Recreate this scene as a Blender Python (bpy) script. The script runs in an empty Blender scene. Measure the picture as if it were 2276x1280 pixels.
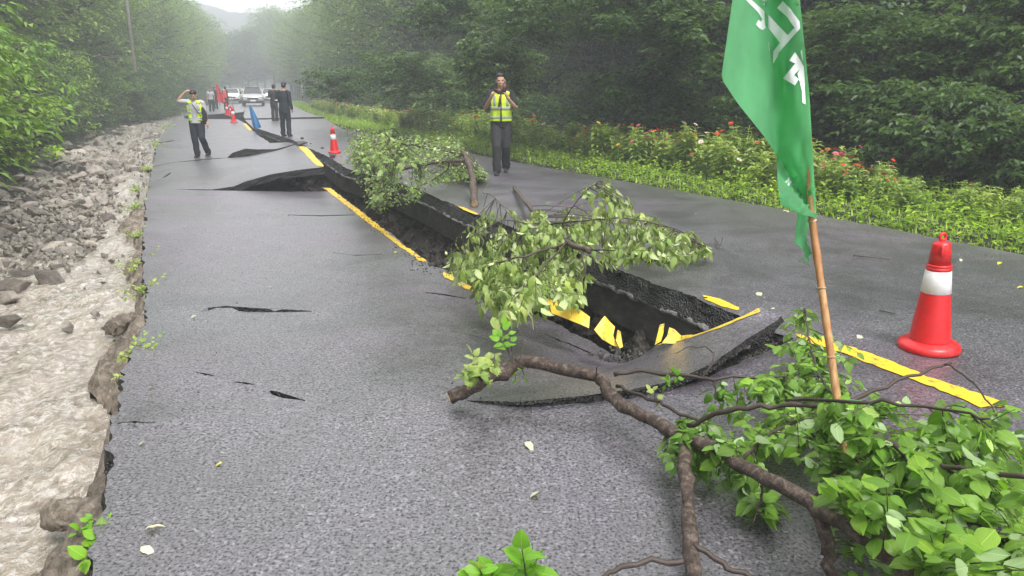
import bpy, bmesh, math, random
import numpy as np
from mathutils import Vector, Matrix, Euler
from mathutils.geometry import delaunay_2d_cdt

random.seed(7)
RS = np.random.RandomState(11)
SC = bpy.context.scene
COL = SC.collection
PI = math.pi

# ------------------------------------------------------------------ camera, sky, sun, exposure
FPX, CX, CY = 1600.0, 1138.0, 640.0
PITCH = math.radians(15.5)
CAMZ = 1.5
cam_d = bpy.data.cameras.new('camera')
cam_d.sensor_width = 36.0
cam_d.lens = FPX / 2276.0 * 36.0
cam_d.clip_start = 0.05
cam_d.clip_end = 3000
cam = bpy.data.objects.new('camera', cam_d)
COL.objects.link(cam)
cam.location = (0, 0, CAMZ)
cam.rotation_euler = (PI/2 - PITCH, 0, 0)
SC.camera = cam

SUN_EL, SUN_AZ = math.radians(60), math.radians(148)
world = bpy.data.worlds.new('World')
SC.world = world
world.use_nodes = True
wn = world.node_tree.nodes; wl = world.node_tree.links
wn.clear()
sky = wn.new('ShaderNodeTexSky'); sky.sky_type = 'NISHITA'; sky.sun_disc = False
sky.sun_elevation = SUN_EL; sky.sun_rotation = SUN_AZ
sky.air_density = 1.0; sky.dust_density = 1.2; sky.ozone_density = 1.0
hs = wn.new('ShaderNodeHueSaturation'); hs.inputs['Saturation'].default_value = 0.08
bg = wn.new('ShaderNodeBackground'); bg.inputs['Strength'].default_value = 0.105
wo = wn.new('ShaderNodeOutputWorld')
ov = wn.new('ShaderNodeMix'); ov.data_type = 'RGBA'; ov.inputs[0].default_value = 0.72; ov.inputs[7].default_value = (6.1, 5.9, 6.05, 1)   # overcast: an even grey veil over the clear-sky model
wl.new(sky.outputs[0], hs.inputs['Color']); wl.new(hs.outputs[0], ov.inputs[6]); wl.new(ov.outputs[2], bg.inputs['Color']); wl.new(bg.outputs[0], wo.inputs['Surface'])

sun_d = bpy.data.lights.new('sun', 'SUN'); sun_d.energy = 1.5; sun_d.angle = math.radians(18); sun_d.color = (1.0, 0.97, 0.92)
sun = bpy.data.objects.new('sun', sun_d); COL.objects.link(sun)
sdir = Vector((math.sin(SUN_AZ)*math.cos(SUN_EL), math.cos(SUN_AZ)*math.cos(SUN_EL), math.sin(SUN_EL)))
sun.rotation_euler = sdir.to_track_quat('Z', 'Y').to_euler()
sun.location = (0, 0, 40)

vs = SC.view_settings
vs.view_transform = 'Standard'; vs.look = 'None'; vs.gamma = 1.0; vs.use_curve_mapping = False
vs.exposure = 1.75
SC.cycles.use_denoising = True
SC.cycles.max_bounces = 6
SC.cycles.diffuse_bounces = 3
SC.cycles.glossy_bounces = 2
SC.cycles.transmission_bounces = 3
SC.cycles.volume_bounces = 1
SC.cycles.transparent_max_bounces = 4
SC.cycles.caustics_reflective = False
SC.cycles.caustics_refractive = False

# ------------------------------------------------------------------ geometry helpers
_s, _c = math.sin(PITCH), math.cos(PITCH)
def ray(px, py):
    x = (px - CX) / FPX; y = -(py - CY) / FPX
    return (x, _c + y*_s, -_s + y*_c)
def P(px, py, z=0.0):
    r = ray(px, py); k = (z - CAMZ) / r[2]
    return Vector((r[0]*k, r[1]*k, z))
def PD(px, py, D):
    r = ray(px, py); k = D / r[1]
    return Vector((r[0]*k, D, CAMZ + r[2]*k))
def proj(p):
    dy, dz = p[1], p[2] - CAMZ
    zc = dy*_c - dz*_s; yc = dy*_s + dz*_c
    return CX + FPX*p[0]/zc, CY - FPX*yc/zc, zc

CPTS = np.array([(6.6,-5),(4.1,0),(1.53,5.1),(-.55,9.2),(-4.05,16.5),(-10.4,29.7),(-17.3,48),(-23.7,67),(-33,95),(-52,150),(-86,250),(-154,450),(-256,750),(-700,2050)], float)
def _catmull(pts, n=24):
    out = []
    for i in range(len(pts)-1):
        p0 = pts[max(i-1,0)]; p1 = pts[i]; p2 = pts[i+1]; p3 = pts[min(i+2,len(pts)-1)]
        for k in range(n):
            t = k/n
            m1 = (p2-p0)*.5; m2 = (p3-p1)*.5
            out.append((2*t**3-3*t*t+1)*p1+(t**3-2*t*t+t)*m1+(-2*t**3+3*t*t)*p2+(t**3-t*t)*m2)
    out.append(pts[-1]); return np.array(out)
CT = _catmull(CPTS)
_seg = np.linalg.norm(np.diff(CT, axis=0), axis=1)
CS = np.concatenate([[0], np.cumsum(_seg)])
_z0 = np.interp(0, CT[:,1], CS)
CS = CS - _z0                       # s = 0 beside the camera
_tan = np.gradient(CT, axis=0); _tan /= np.linalg.norm(_tan, axis=1)[:,None]
def road(s, t):
    s = np.asarray(s, float); t = np.asarray(t, float)
    x = np.interp(s, CS, CT[:,0]); y = np.interp(s, CS, CT[:,1])
    tx = np.interp(s, CS, _tan[:,0]); ty = np.interp(s, CS, _tan[:,1])
    n = np.hypot(tx, ty); tx, ty = tx/n, ty/n
    return x + ty*t, y - tx*t
def RP(s, t, z=0.0):
    x, y = road(s, t); return Vector((float(x), float(y), z))
def road_dir(s):
    return math.atan2(float(np.interp(s, CS, _tan[:,1])), float(np.interp(s, CS, _tan[:,0])))

def _hash(ix, iy, k=0):
    h = (ix.astype(np.int64)*374761393 + iy.astype(np.int64)*668265263 + k*974634777) & 0xffffffff
    h = ((h ^ (h >> 13)) * 1274126177) & 0xffffffff
    return ((h ^ (h >> 16)) & 0xffff) / 65535.0
def vnoise(x, y, k=0):
    x = np.asarray(x, float); y = np.asarray(y, float)
    ix = np.floor(x); iy = np.floor(y); fx = x-ix; fy = y-iy
    fx = fx*fx*(3-2*fx); fy = fy*fy*(3-2*fy)
    a = _hash(ix,iy,k); b = _hash(ix+1,iy,k); c = _hash(ix,iy+1,k); d = _hash(ix+1,iy+1,k)
    return (a+(b-a)*fx)*(1-fy)+(c+(d-c)*fx)*fy
def fbm(x, y, oct=4, k=0):
    s = 0; a = .5; tot = 0
    for i in range(oct):
        s = s + a*vnoise(np.asarray(x)*2**i, np.asarray(y)*2**i, k+i*17); tot += a; a *= .5
    return s/tot*2-1

def inpoly(x, y, poly):
    x = np.asarray(x); y = np.asarray(y); ins = np.zeros(x.shape, bool)
    n = len(poly); j = n-1
    for i in range(n):
        xi, yi = poly[i][0], poly[i][1]; xj, yj = poly[j][0], poly[j][1]
        if yi != yj:
            ins ^= ((yi > y) != (yj > y)) & (x < (xj-xi)*(y-yi)/(yj-yi)+xi)
        j = i
    return ins

class RBF:
    def __init__(self, pts):
        p = np.array([(a[0], a[1]) for a in pts]); z = np.array([a[2] for a in pts]); n = len(p)
        self.p = p; A = np.zeros((n+3, n+3)); A[:n,:n] = self.k(p, p) + np.eye(n)*1e-4
        A[:n,n] = 1; A[:n,n+1:] = p; A[n,:n] = 1; A[n+1:,:n] = p.T
        self.w = np.linalg.lstsq(A, np.concatenate([z, [0,0,0]]), rcond=None)[0]
    def k(self, a, b):
        r = np.linalg.norm(a[:,None,:]-b[None,:,:], axis=2)
        return r                     # linear kernel: no overshoot
    def __call__(self, x, y):
        x = np.atleast_1d(np.asarray(x,float)); y = np.atleast_1d(np.asarray(y,float)); q = np.stack([x,y],1); n = len(self.p)
        out = np.zeros(len(q))
        for i in range(0, len(q), 20000):
            b = q[i:i+20000]
            out[i:i+20000] = self.k(b, self.p)@self.w[:n] + self.w[n] + b@self.w[n+1:]
        return out

# ------------------------------------------------------------------ object helpers
def mesh_np(name, v, f, uv=None):
    """v (n,3), f list or array of equal-length polygons"""
    me = bpy.data.meshes.new(name)
    v = np.asarray(v, np.float32)
    if isinstance(f, np.ndarray):
        k = f.shape[1]; nf = len(f)
        me.vertices.add(len(v)); me.vertices.foreach_set('co', v.ravel())
        me.loops.add(nf*k); me.loops.foreach_set('vertex_index', f.astype(np.int32).ravel())
        me.polygons.add(nf); me.polygons.foreach_set('loop_start', np.arange(nf, dtype=np.int32)*k)
        me.polygons.foreach_set('loop_total', np.full(nf, k, np.int32))
        if uv is not None:
            ul = me.uv_layers.new(name='UVMap')
            ul.data.foreach_set('uv', np.asarray(uv, np.float32)[f.ravel()].ravel())
        me.update(calc_edges=True); me.validate()
    else:
        me.from_pydata([tuple(a) for a in v], [], [tuple(a) for a in f]); me.update()
    return me
def smooth(me, flag=True):
    me.polygons.foreach_set('use_smooth', np.full(len(me.polygons), flag, bool)); me.update(); return me
def put(name, me, mat=None, parent=None, loc=None, rot=None, scale=None):
    o = bpy.data.objects.new(name, me); COL.objects.link(o)
    if mat is not None and me is not None and len(me.materials) == 0:
        for m in (mat if isinstance(mat, (list, tuple)) else [mat]): me.materials.append(m)
    if parent is not None: o.parent = parent
    if loc is not None: o.location = loc
    if rot is not None: o.rotation_euler = rot
    if scale is not None: o.scale = (scale,)*3 if isinstance(scale, (int, float)) else scale
    return o
def tag(o, label=None, cat=None, group=None, kind=None):
    if label: o['label'] = label
    if cat: o['category'] = cat
    if group: o['group'] = group
    if kind: o['kind'] = kind
    return o
def thing(name, label, cat, loc=(0,0,0), rz=0, group=None):
    o = bpy.data.objects.new(name, None); COL.objects.link(o)
    o.location = loc; o.rotation_euler = (0,0,rz); o.empty_display_size = .1
    return tag(o, label, cat, group)
def copy_tree(o, parent=None):
    c = o.copy(); COL.objects.link(c)
    if parent is not None: c.parent = parent
    for ch in list(o.children): copy_tree(ch, c)
    return c
def bm_mesh(name, bm, sm=False):
    bmesh.ops.recalc_face_normals(bm, faces=bm.faces[:])
    me = bpy.data.meshes.new(name); bm.to_mesh(me); bm.free()
    if sm: smooth(me)
    return me
def bm_box(bm, c, s, rot=None, bev=0):
    r = bmesh.ops.create_cube(bm, size=1)
    vs_ = r['verts']
    for v in vs_: v.co = Vector((v.co.x*s[0], v.co.y*s[1], v.co.z*s[2]))
    if bev:
        es = list({e for v in vs_ for e in v.link_edges})
        rr = bmesh.ops.bevel(bm, geom=es, offset=bev, segments=2, affect='EDGES')
        vs_ = list({v for f in rr['faces'] for v in f.verts} | {v for v in vs_ if v.is_valid})
    M = Matrix.Translation(Vector(c)) @ (rot.to_4x4() if rot is not None else Matrix.Identity(4))
    for v in vs_: v.co = M @ v.co
    return vs_
def tube_arrays(pts, rad, seg=8, cap=True, rough=0.0, seed=0, twist=0.0):
    """returns v, f(quads list) of a tapered bent tube"""
    pts = [Vector(p) for p in pts]; n = len(pts); V = []; F = []
    up = Vector((0,0,1)); prev = None
    for i, p in enumerate(pts):
        t = (pts[min(i+1,n-1)] - pts[max(i-1,0)]).normalized()
        if prev is None:
            a = t.cross(up)
            if a.length < .1: a = t.cross(Vector((1,0,0)))
            a.normalize()
        else:
            a = (prev - t*prev.dot(t)).normalized()
        prev = a; b = t.cross(a)
        for k in range(seg):
            an = 2*PI*k/seg + twist*i
            r = rad[i]
            if rough: r *= 1 + rough*(float(vnoise(np.array([k*1.7+seed]), np.array([i*.9+seed*3.1]))[0])*2-1)
            V.append(p + a*math.cos(an)*r + b*math.sin(an)*r)
    for i in range(n-1):
        for k in range(seg):
            k2 = (k+1) % seg
            F.append((i*seg+k, i*seg+k2, (i+1)*seg+k2, (i+1)*seg+k))
    if cap:
        F.append(tuple(range(seg))[::-1]); F.append(tuple((n-1)*seg+k for k in range(seg)))
    return V, F
class Acc:
    def __init__(self): self.v = []; self.f = []
    def add(self, v, f):
        b = len(self.v); self.v += [tuple(a) for a in v]; self.f += [tuple(i+b for i in q) for q in f]
    def tube(self, pts, rad, seg=8, **k): self.add(*tube_arrays(pts, rad, seg, **k))
    def mesh(self, name, sm=True):
        me = bpy.data.meshes.new(name); me.from_pydata(self.v, [], self.f); me.update()
        return smooth(me) if sm else me
def refine(pts, n=5, jit=0.0, seed=0):
    a = np.array([tuple(p) for p in pts], float); r = random.Random(seed)
    out = _catmull(a, n)
    if jit:
        for i in range(1, len(out)-1): out[i] += [r.uniform(-jit, jit) for _ in range(a.shape[1])]
    return out

# ------------------------------------------------------------------ materials
def mat(name, base=(.5,.5,.5), rough=.6, spec=.5, metal=0.0, build=None, **kw):
    m = bpy.data.materials.new(name); m.use_nodes = True
    nt = m.node_tree; b = nt.nodes['Principled BSDF']
    b.inputs['Base Color'].default_value = (*base, 1); b.inputs['Roughness'].default_value = rough
    b.inputs['Specular IOR Level'].default_value = spec; b.inputs['Metallic'].default_value = metal
    if build: build(nt, b)
    return m
def nd(nt, typ, **kw):
    n = nt.nodes.new(typ)
    for k, v in kw.items():
        if k in n.inputs: n.inputs[k].default_value = v
        else: setattr(n, k, v)
    return n
def coords(nt, kind='Object', scale=(1,1,1)):
    tc = nd(nt, 'ShaderNodeTexCoord'); mp = nd(nt, 'ShaderNodeMapping'); mp.inputs['Scale'].default_value = scale
    nt.links.new(tc.outputs[kind], mp.inputs[0]); return mp.outputs[0]
def gcoords(nt, scale=(1,1,1)):
    g = nd(nt, 'ShaderNodeNewGeometry'); mp = nd(nt, 'ShaderNodeMapping'); mp.inputs['Scale'].default_value = scale
    nt.links.new(g.outputs['Position'], mp.inputs[0]); return mp.outputs[0]
def noise(nt, vec, scale, detail=4, rough=.55, dist=0.0):
    n = nd(nt, 'ShaderNodeTexNoise'); n.inputs['Scale'].default_value = scale; n.inputs['Detail'].default_value = detail
    n.inputs['Roughness'].default_value = rough; n.inputs['Distortion'].default_value = dist
    if vec is not None: nt.links.new(vec, n.inputs['Vector'])
    return n
def ramp(nt, fac, stops, interp='LINEAR'):
    r = nd(nt, 'ShaderNodeValToRGB'); e = r.color_ramp; e.interpolation = interp
    while len(e.elements) < len(stops): e.elements.new(.5)
    for el, (p, c) in zip(e.elements, stops): el.position = p; el.color = (*c, 1) if len(c) == 3 else c
    nt.links.new(fac, r.inputs[0]); return r
def g3(v): return (v, v, v)
def mix(nt, fac, a, b, blend='MIX'):
    m = nd(nt, 'ShaderNodeMix', data_type='RGBA', blend_type=blend)
    for sock, val in ((m.inputs[0], fac), (m.inputs[6], a), (m.inputs[7], b)):
        if isinstance(val, (int, float)): sock.default_value = val
        elif isinstance(val, tuple): sock.default_value = (*val, 1) if len(val) == 3 else val
        else: nt.links.new(val, sock)
    return m.outputs[2]
def bump(nt, b, height, strength, dist=.01, prev=None):
    n = nd(nt, 'ShaderNodeBump'); n.inputs['Strength'].default_value = strength; n.inputs['Distance'].default_value = dist
    nt.links.new(height, n.inputs['Height'])
    if prev is not None: nt.links.new(prev, n.inputs['Normal'])
    nt.links.new(n.outputs[0], b.inputs['Normal']); return n.outputs[0]

def _asphalt(nt, b):
    v = gcoords(nt)
    vo = nd(nt, 'ShaderNodeTexVoronoi'); vo.inputs['Scale'].default_value = 88; vo.inputs['Randomness'].default_value = 1; nt.links.new(v, vo.inputs['Vector'])
    n1 = noise(nt, v, 52, 6, .8); n2 = noise(nt, v, .7, 6, .68, 1.2); n3 = noise(nt, v, .30, 3, .5); n4 = noise(nt, v, 6, 4, .6); n5 = noise(nt, v, 1.7, 3, .55, .5); n6 = noise(nt, v, 84, 3, .6)
    sp = ramp(nt, vo.outputs['Color'], [(0, (.014,.0135,.0148)), (.35, (.045,.0425,.047)), (.7, (.105,.099,.111)), (1, (.30,.285,.305))])
    c = mix(nt, .45, sp.outputs[0], ramp(nt, n1.outputs[0], [(.38, (.010,.010,.011)), (.5, (.055,.052,.058)), (.64, (.19,.18,.20))]).outputs[0])
    c = mix(nt, 1.0, c, ramp(nt, n3.outputs[0], [(.36, (.90,.98,.98)), (.5, (1,.975,1.05)), (.66, (1.14,.92,1.20))]).outputs[0], 'MULTIPLY')
    c = mix(nt, 1.0, c, ramp(nt, n2.outputs[0], [(.30, g3(.45)), (.42, g3(.80)), (.52, g3(1.0)), (.68, g3(1.35))]).outputs[0], 'MULTIPLY')
    c = mix(nt, 1.0, c, ramp(nt, n5.outputs[0], [(.30, g3(.82)), (.48, g3(1.0)), (.7, g3(1.1))]).outputs[0], 'MULTIPLY')
    c = mix(nt, 1.0, c, ramp(nt, n6.outputs[0], [(.37, g3(.25)), (.48, g3(1.0)), (.58, g3(1.25)), (.66, g3(1.9))]).outputs[0], 'MULTIPLY')
    nt.links.new(c, b.inputs['Base Color']); b.inputs['Roughness'].default_value = .55
    nt.links.new(ramp(nt, n5.outputs[0], [(.32, g3(.28)), (.60, g3(.38))]).outputs[0], b.inputs['Coat Roughness']); b.inputs['Coat IOR'].default_value = 2.1
    nt.links.new(mix(nt, 1.0, ramp(nt, n2.outputs[0], [(.34, g3(1.0)), (.62, g3(.85))]).outputs[0], ramp(nt, n6.outputs[0], [(.38, g3(.25)), (.48, g3(1.0))]).outputs[0], 'MULTIPLY'), b.inputs['Coat Weight'])
    n_ = bump(nt, b, n1.outputs[0], .8, .010)
    bump(nt, b, n4.outputs[0], .25, .02, n_)
    cb = nd(nt, 'ShaderNodeBump'); cb.inputs['Strength'].default_value = .22; cb.inputs['Distance'].default_value = .006; nt.links.new(n1.outputs[0], cb.inputs['Height']); nt.links.new(cb.outputs[0], b.inputs['Coat Normal'])
M_ASPHALT = mat('wet_asphalt', rough=.4, spec=.5, build=_asphalt)
def _brk(nt, b):
    v = gcoords(nt); n1 = noise(nt, v, 28, 6, .75); vo = nd(nt, 'ShaderNodeTexVoronoi'); vo.inputs['Scale'].default_value = 60; nt.links.new(v, vo.inputs['Vector'])
    nt.links.new(ramp(nt, n1.outputs[0], [(.3, (.004,.004,.0045)), (.6, (.018,.0175,.018)), (.78, (.07,.065,.06))]).outputs[0], b.inputs['Base Color'])
    bump(nt, b, vo.outputs['Distance'], 1.0, .02)
M_BROKEN = mat('broken_asphalt', rough=.5, build=_brk)
def _base(nt, b):
    v = gcoords(nt, (1,1,2.5)); n1 = noise(nt, v, 7, 6, .65); n2 = noise(nt, v, 60, 3)
    nt.links.new(ramp(nt, n1.outputs[0], [(.3, (.016,.014,.013)), (.55, (.042,.037,.033)), (.75, (.10,.09,.08))]).outputs[0], b.inputs['Base Color'])
    bump(nt, b, n2.outputs[0], .5, .01)
M_BASE = mat('road_base_layer', rough=.6, build=_base)
def _soil(nt, b):
    v = gcoords(nt); n1 = noise(nt, v, 9, 7, .7); vo = nd(nt, 'ShaderNodeTexVoronoi'); vo.inputs['Scale'].default_value = 22; nt.links.new(v, vo.inputs['Vector'])
    nt.links.new(ramp(nt, n1.outputs[0], [(.3, (.010,.008,.007)), (.5, (.032,.025,.020)), (.7, (.085,.07,.058))]).outputs[0], b.inputs['Base Color'])
    n_ = bump(nt, b, vo.outputs['Distance'], .8, .03); bump(nt, b, n1.outputs[0], .8, .03, n_)
M_SOIL = mat('eroded_soil', rough=.75, build=_soil)
def _ground(nt, b):
    v = gcoords(nt); n1 = noise(nt, v, 1.2, 6, .7); n2 = noise(nt, v, 25, 4)
    nt.links.new(ramp(nt, n1.outputs[0], [(.35, (.020,.020,.012)), (.55, (.035,.042,.018)), (.7, (.06,.055,.035))]).outputs[0], b.inputs['Base Color'])
    bump(nt, b, n2.outputs[0], .8, .03)
M_GROUND = mat('forest_ground', rough=.9, build=_ground)
def _yellow(nt, b):
    v = gcoords(nt); n1 = noise(nt, v, 55, 5, .7); n2 = noise(nt, v, 5, 4, .6); n3 = noise(nt, v, 16, 5, .7)
    c = mix(nt, ramp(nt, n2.outputs[0], [(.35, g3(0)), (.7, g3(.6))]).outputs[0], (.80,.53,.02), (.58,.38,.05))
    c = mix(nt, ramp(nt, n3.outputs[0], [(.54, g3(0)), (.66, g3(.8))]).outputs[0], c, (.12,.09,.05))
    c = mix(nt, ramp(nt, n1.outputs[0], [(.62, g3(0)), (.7, g3(.5))]).outputs[0], c, (.1,.08,.04))
    nt.links.new(c, b.inputs['Base Color']); bump(nt, b, n1.outputs[0], .4, .004)
M_YELLOW = mat('yellow_road_paint', rough=.45, build=_yellow)
def _water(nt, b):
    g = nd(nt, 'ShaderNodeNewGeometry'); mp = nd(nt, 'ShaderNodeMapping'); mp.inputs['Rotation'].default_value = (0, 0, -.42); mp.inputs['Scale'].default_value = (1.25,.9,1)
    nt.links.new(g.outputs['Position'], mp.inputs[0]); v = mp.outputs[0]
    n1 = noise(nt, v, .8, 5, .6, 1.0); n2 = noise(nt, v, 4.2, 6, .7, .7); n3 = noise(nt, v, 15, 6, .72, .5)
    c = mix(nt, ramp(nt, n2.outputs[0], [(.36, g3(0)), (.52, g3(.7)), (.64, g3(1))]).outputs[0], (.15,.115,.08), (.40,.34,.275))
    c = mix(nt, ramp(nt, n3.outputs[0], [(.47, g3(0)), (.60, g3(.85))]).outputs[0], c, (.66,.63,.58))
    c = mix(nt, ramp(nt, n1.outputs[0], [(.42, g3(.0)), (.60, g3(.4))]).outputs[0], c, (.38,.33,.26))
    nt.links.new(c, b.inputs['Base Color']); nt.links.new(ramp(nt, n3.outputs[0], [(.47, g3(.04)), (.62, g3(.20))]).outputs[0], b.inputs['Roughness'])
    b.inputs['Coat Weight'].default_value = 1.0; b.inputs['Coat Roughness'].default_value = .06; b.inputs['Coat IOR'].default_value = 1.6
    n_ = bump(nt, b, n2.outputs[0], .9, .08); n__ = bump(nt, b, n3.outputs[0], .6, .03, n_); nt.links.new(n__, b.inputs['Coat Normal'])
M_WATER = mat('muddy_water', rough=.22, spec=.5, build=_water)
def rockmat(name, a, c2, wet=.5):
    def f(nt, b):
        v = coords(nt, 'Object'); oi = nd(nt, 'ShaderNodeObjectInfo'); n1 = noise(nt, v, 4, 6, .7); n2 = noise(nt, v, 22, 4, .7)
        c = ramp(nt, n1.outputs[0], [(.3, a), (.7, c2)]).outputs[0]
        t = ramp(nt, oi.outputs['Random'], [(0, (.60,.60,.58)), (.35, (.95,.93,.87)), (.65, (.92,.88,.87)), (1, (1.35,1.31,1.22))])
        nt.links.new(mix(nt, 1.0, c, t.outputs[0], 'MULTIPLY'), b.inputs['Base Color'])
        n_ = bump(nt, b, n1.outputs[0], .5, .08); bump(nt, b, n2.outputs[0], .6, .02, n_)
    return mat(name, rough=wet, build=f)
M_ROCK = rockmat('grey_rock', (.15,.135,.118), (.43,.395,.355))
M_ROCKD = rockmat('wet_dark_rock', (.045,.038,.033), (.16,.14,.12), .38)
def _earth(nt, b):
    v = gcoords(nt); n1 = noise(nt, v, 16, 8, .8, .6); n2 = noise(nt, v, 3, 4, .6)
    c = ramp(nt, n1.outputs[0], [(.30, (.045,.034,.025)), (.42, (.16,.13,.10)), (.54, (.30,.25,.20)), (.66, (.50,.45,.37))]).outputs[0]
    nt.links.new(mix(nt, 1.0, c, ramp(nt, n2.outputs[0], [(.35, g3(.7)), (.65, g3(1.1))]).outputs[0], 'MULTIPLY'), b.inputs['Base Color']); bump(nt, b, n1.outputs[0], 1.0, .035)
M_CONC = mat('weathered_concrete', rough=.7, build=_earth)

def leafmat(name, top, alt, under, trans=.35, rough=.42, vein=False, clump=1.2, spec=.4):
    m = bpy.data.materials.new(name); m.use_nodes = True; nt = m.node_tree; b = nt.nodes['Principled BSDF']; out = nt.nodes['Material Output']
    g = nd(nt, 'ShaderNodeNewGeometry'); oi = nd(nt, 'ShaderNodeObjectInfo')
    n = noise(nt, None, clump, 3, .6); mp = nd(nt, 'ShaderNodeMapping'); nt.links.new(g.outputs['Position'], mp.inputs[0]); nt.links.new(mp.outputs[0], n.inputs['Vector'])
    c = mix(nt, ramp(nt, n.outputs[0], [(.38, g3(0)), (.62, g3(1))]).outputs[0], top, alt)
    isl = ramp(nt, g.outputs['Random Per Island'], [(0, g3(.62)), (.5, g3(1.0)), (.9, g3(1.3)), (1, (1.7,1.6,1.0))])
    c = mix(nt, 1.0, c, isl.outputs[0], 'MULTIPLY')
    orr = ramp(nt, oi.outputs['Random'], [(0, (.78,.84,.82)), (.5, g3(1)), (1, (1.22,1.14,.92))])
    c = mix(nt, 1.0, c, orr.outputs[0], 'MULTIPLY')
    c = mix(nt, g.outputs['Backfacing'], c, mix(nt, 1.0, under, isl.outputs[0], 'MULTIPLY'))
    if vein:
        uv = nd(nt, 'ShaderNodeTexCoord'); sx = nd(nt, 'ShaderNodeSeparateXYZ'); nt.links.new(uv.outputs['UV'], sx.inputs[0])
        ab = nd(nt, 'ShaderNodeMath', operation='ABSOLUTE'); m1 = nd(nt, 'ShaderNodeMath', operation='SUBTRACT'); nt.links.new(sx.outputs[0], m1.inputs[0]); m1.inputs[1].default_value = .5; nt.links.new(m1.outputs[0], ab.inputs[0])
        ma = nd(nt, 'ShaderNodeMath', operation='MULTIPLY_ADD'); nt.links.new(ab.outputs[0], ma.inputs[0]); ma.inputs[1].default_value = -.9; nt.links.new(sx.outputs[1], ma.inputs[2])
        ms = nd(nt, 'ShaderNodeMath', operation='MULTIPLY'); nt.links.new(ma.outputs[0], ms.inputs[0]); ms.inputs[1].default_value = 62
        sn = nd(nt, 'ShaderNodeMath', operation='SINE'); nt.links.new(ms.outputs[0], sn.inputs[0])
        r1 = ramp(nt, sn.outputs[0], [(.80, g3(0)), (1, g3(.55))]); r2 = ramp(nt, ab.outputs[0], [(0, g3(1)), (.035, g3(0))])
        mx = nd(nt, 'ShaderNodeMath', operation='MAXIMUM'); nt.links.new(r1.outputs[0], mx.inputs[0]); nt.links.new(r2.outputs[0], mx.inputs[1])
        c = mix(nt, mx.outputs[0], c, mix(nt, 1.0, c, (1.5,1.5,1.5), 'MULTIPLY'))
        bump(nt, b, mx.outputs[0], .5, .002)
    nt.links.new(c, b.inputs['Base Color']); b.inputs['Roughness'].default_value = rough; b.inputs['Specular IOR Level'].default_value = spec
    tr = nd(nt, 'ShaderNodeBsdfTranslucent'); nt.links.new(mix(nt, 1.0, c, (1.25,1.5,.5), 'MULTIPLY'), tr.inputs[0])
    ms_ = nd(nt, 'ShaderNodeMixShader'); ms_.inputs[0].default_value = trans
    nt.links.new(b.outputs[0], ms_.inputs[1]); nt.links.new(tr.outputs[0], ms_.inputs[2]); nt.links.new(ms_.outputs[0], out.inputs['Surface'])
    return m
L_DEEP = leafmat('shade_darkened_leaves', (.022,.045,.014), (.035,.060,.018), (.035,.055,.025), trans=.2)  # wood's shade put into the colour: darker leaves for undergrowth and deep rows
L_TREE = leafmat('tree_leaves', (.022,.056,.020), (.046,.095,.030), (.09,.13,.06))
L_TREE2 = leafmat('left_tree_leaves', (.115,.20,.045), (.19,.28,.065), (.18,.25,.10))
L_SHRUB = leafmat('shrub_leaves', (.042,.092,.026), (.078,.145,.036), (.10,.15,.07), vein=False)
L_BRIGHT = leafmat('bright_shrub_leaves', (.13,.26,.034), (.22,.34,.05), (.16,.24,.08))
L_GRASS = leafmat('grass_blades', (.27,.42,.05), (.40,.52,.08), (.26,.38,.07), trans=.4, clump=2)
L_FLOWER = leafmat('flower_foliage', (.22,.34,.075), (.38,.46,.14), (.36,.43,.19), clump=3)
L_NEAR = leafmat('near_branch_leaves', (.10,.22,.022), (.20,.35,.045), (.30,.42,.20), trans=.38, rough=.38, vein=True, clump=2)
L_PALE = leafmat('wilting_leaves', (.20,.29,.065), (.33,.41,.13), (.40,.47,.22), trans=.25, rough=.55, vein=True, clump=3)
L_MID = leafmat('fallen_bush_leaves', (.16,.27,.06), (.26,.36,.12), (.38,.46,.24), trans=.3, clump=2.5)
def _bark(nt, b):
    v = coords(nt, 'Object'); n1 = noise(nt, v, 34, 7, .8, .35); n2 = noise(nt, v, 120, 4, .7)
    nt.links.new(ramp(nt, n1.outputs[0], [(.36, (.018,.011,.008)), (.5, (.068,.045,.033)), (.64, (.21,.165,.135))]).outputs[0], b.inputs['Base Color'])
    n_ = bump(nt, b, n1.outputs[0], .9, .012); bump(nt, b, n2.outputs[0], .6, .004, n_)
M_BARK = mat('wet_bark', rough=.6, build=_bark)
M_TWIG = mat('dark_twig', (.05,.035,.028), .6)
M_TRUNK = mat('tree_bark', rough=.85, build=lambda nt, b: nt.links.new(ramp(nt, noise(nt, gcoords(nt, (1,1,.3)), 9, 6, .7).outputs[0], [(.3, (.03,.026,.02)), (.7, (.13,.115,.095))]).outputs[0], b.inputs['Base Color']))
M_CUT = mat('cut_wood', (.42,.29,.16), .7, build=lambda nt, b: nt.links.new(ramp(nt, noise(nt, coords(nt), 30, 4).outputs[0], [(.3, (.25,.15,.08)), (.7, (.5,.36,.2))]).outputs[0], b.inputs['Base Color']))
def plain(name, col, rough=.6, var=.18, sc=12, spec=.4, metal=0.0, bmp=0.0):
    def f(nt, b):
        v = coords(nt, 'Object'); n = noise(nt, v, sc, 5, .6)
        lo = tuple(c*(1-var) for c in col); hi = tuple(min(1, c*(1+var)) for c in col)
        nt.links.new(ramp(nt, n.outputs[0], [(.3, lo), (.7, hi)]).outputs[0], b.inputs['Base Color'])
        if bmp: bump(nt, b, n.outputs[0], bmp, .01)
    return mat(name, col, rough, spec, metal, build=f)
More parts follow.
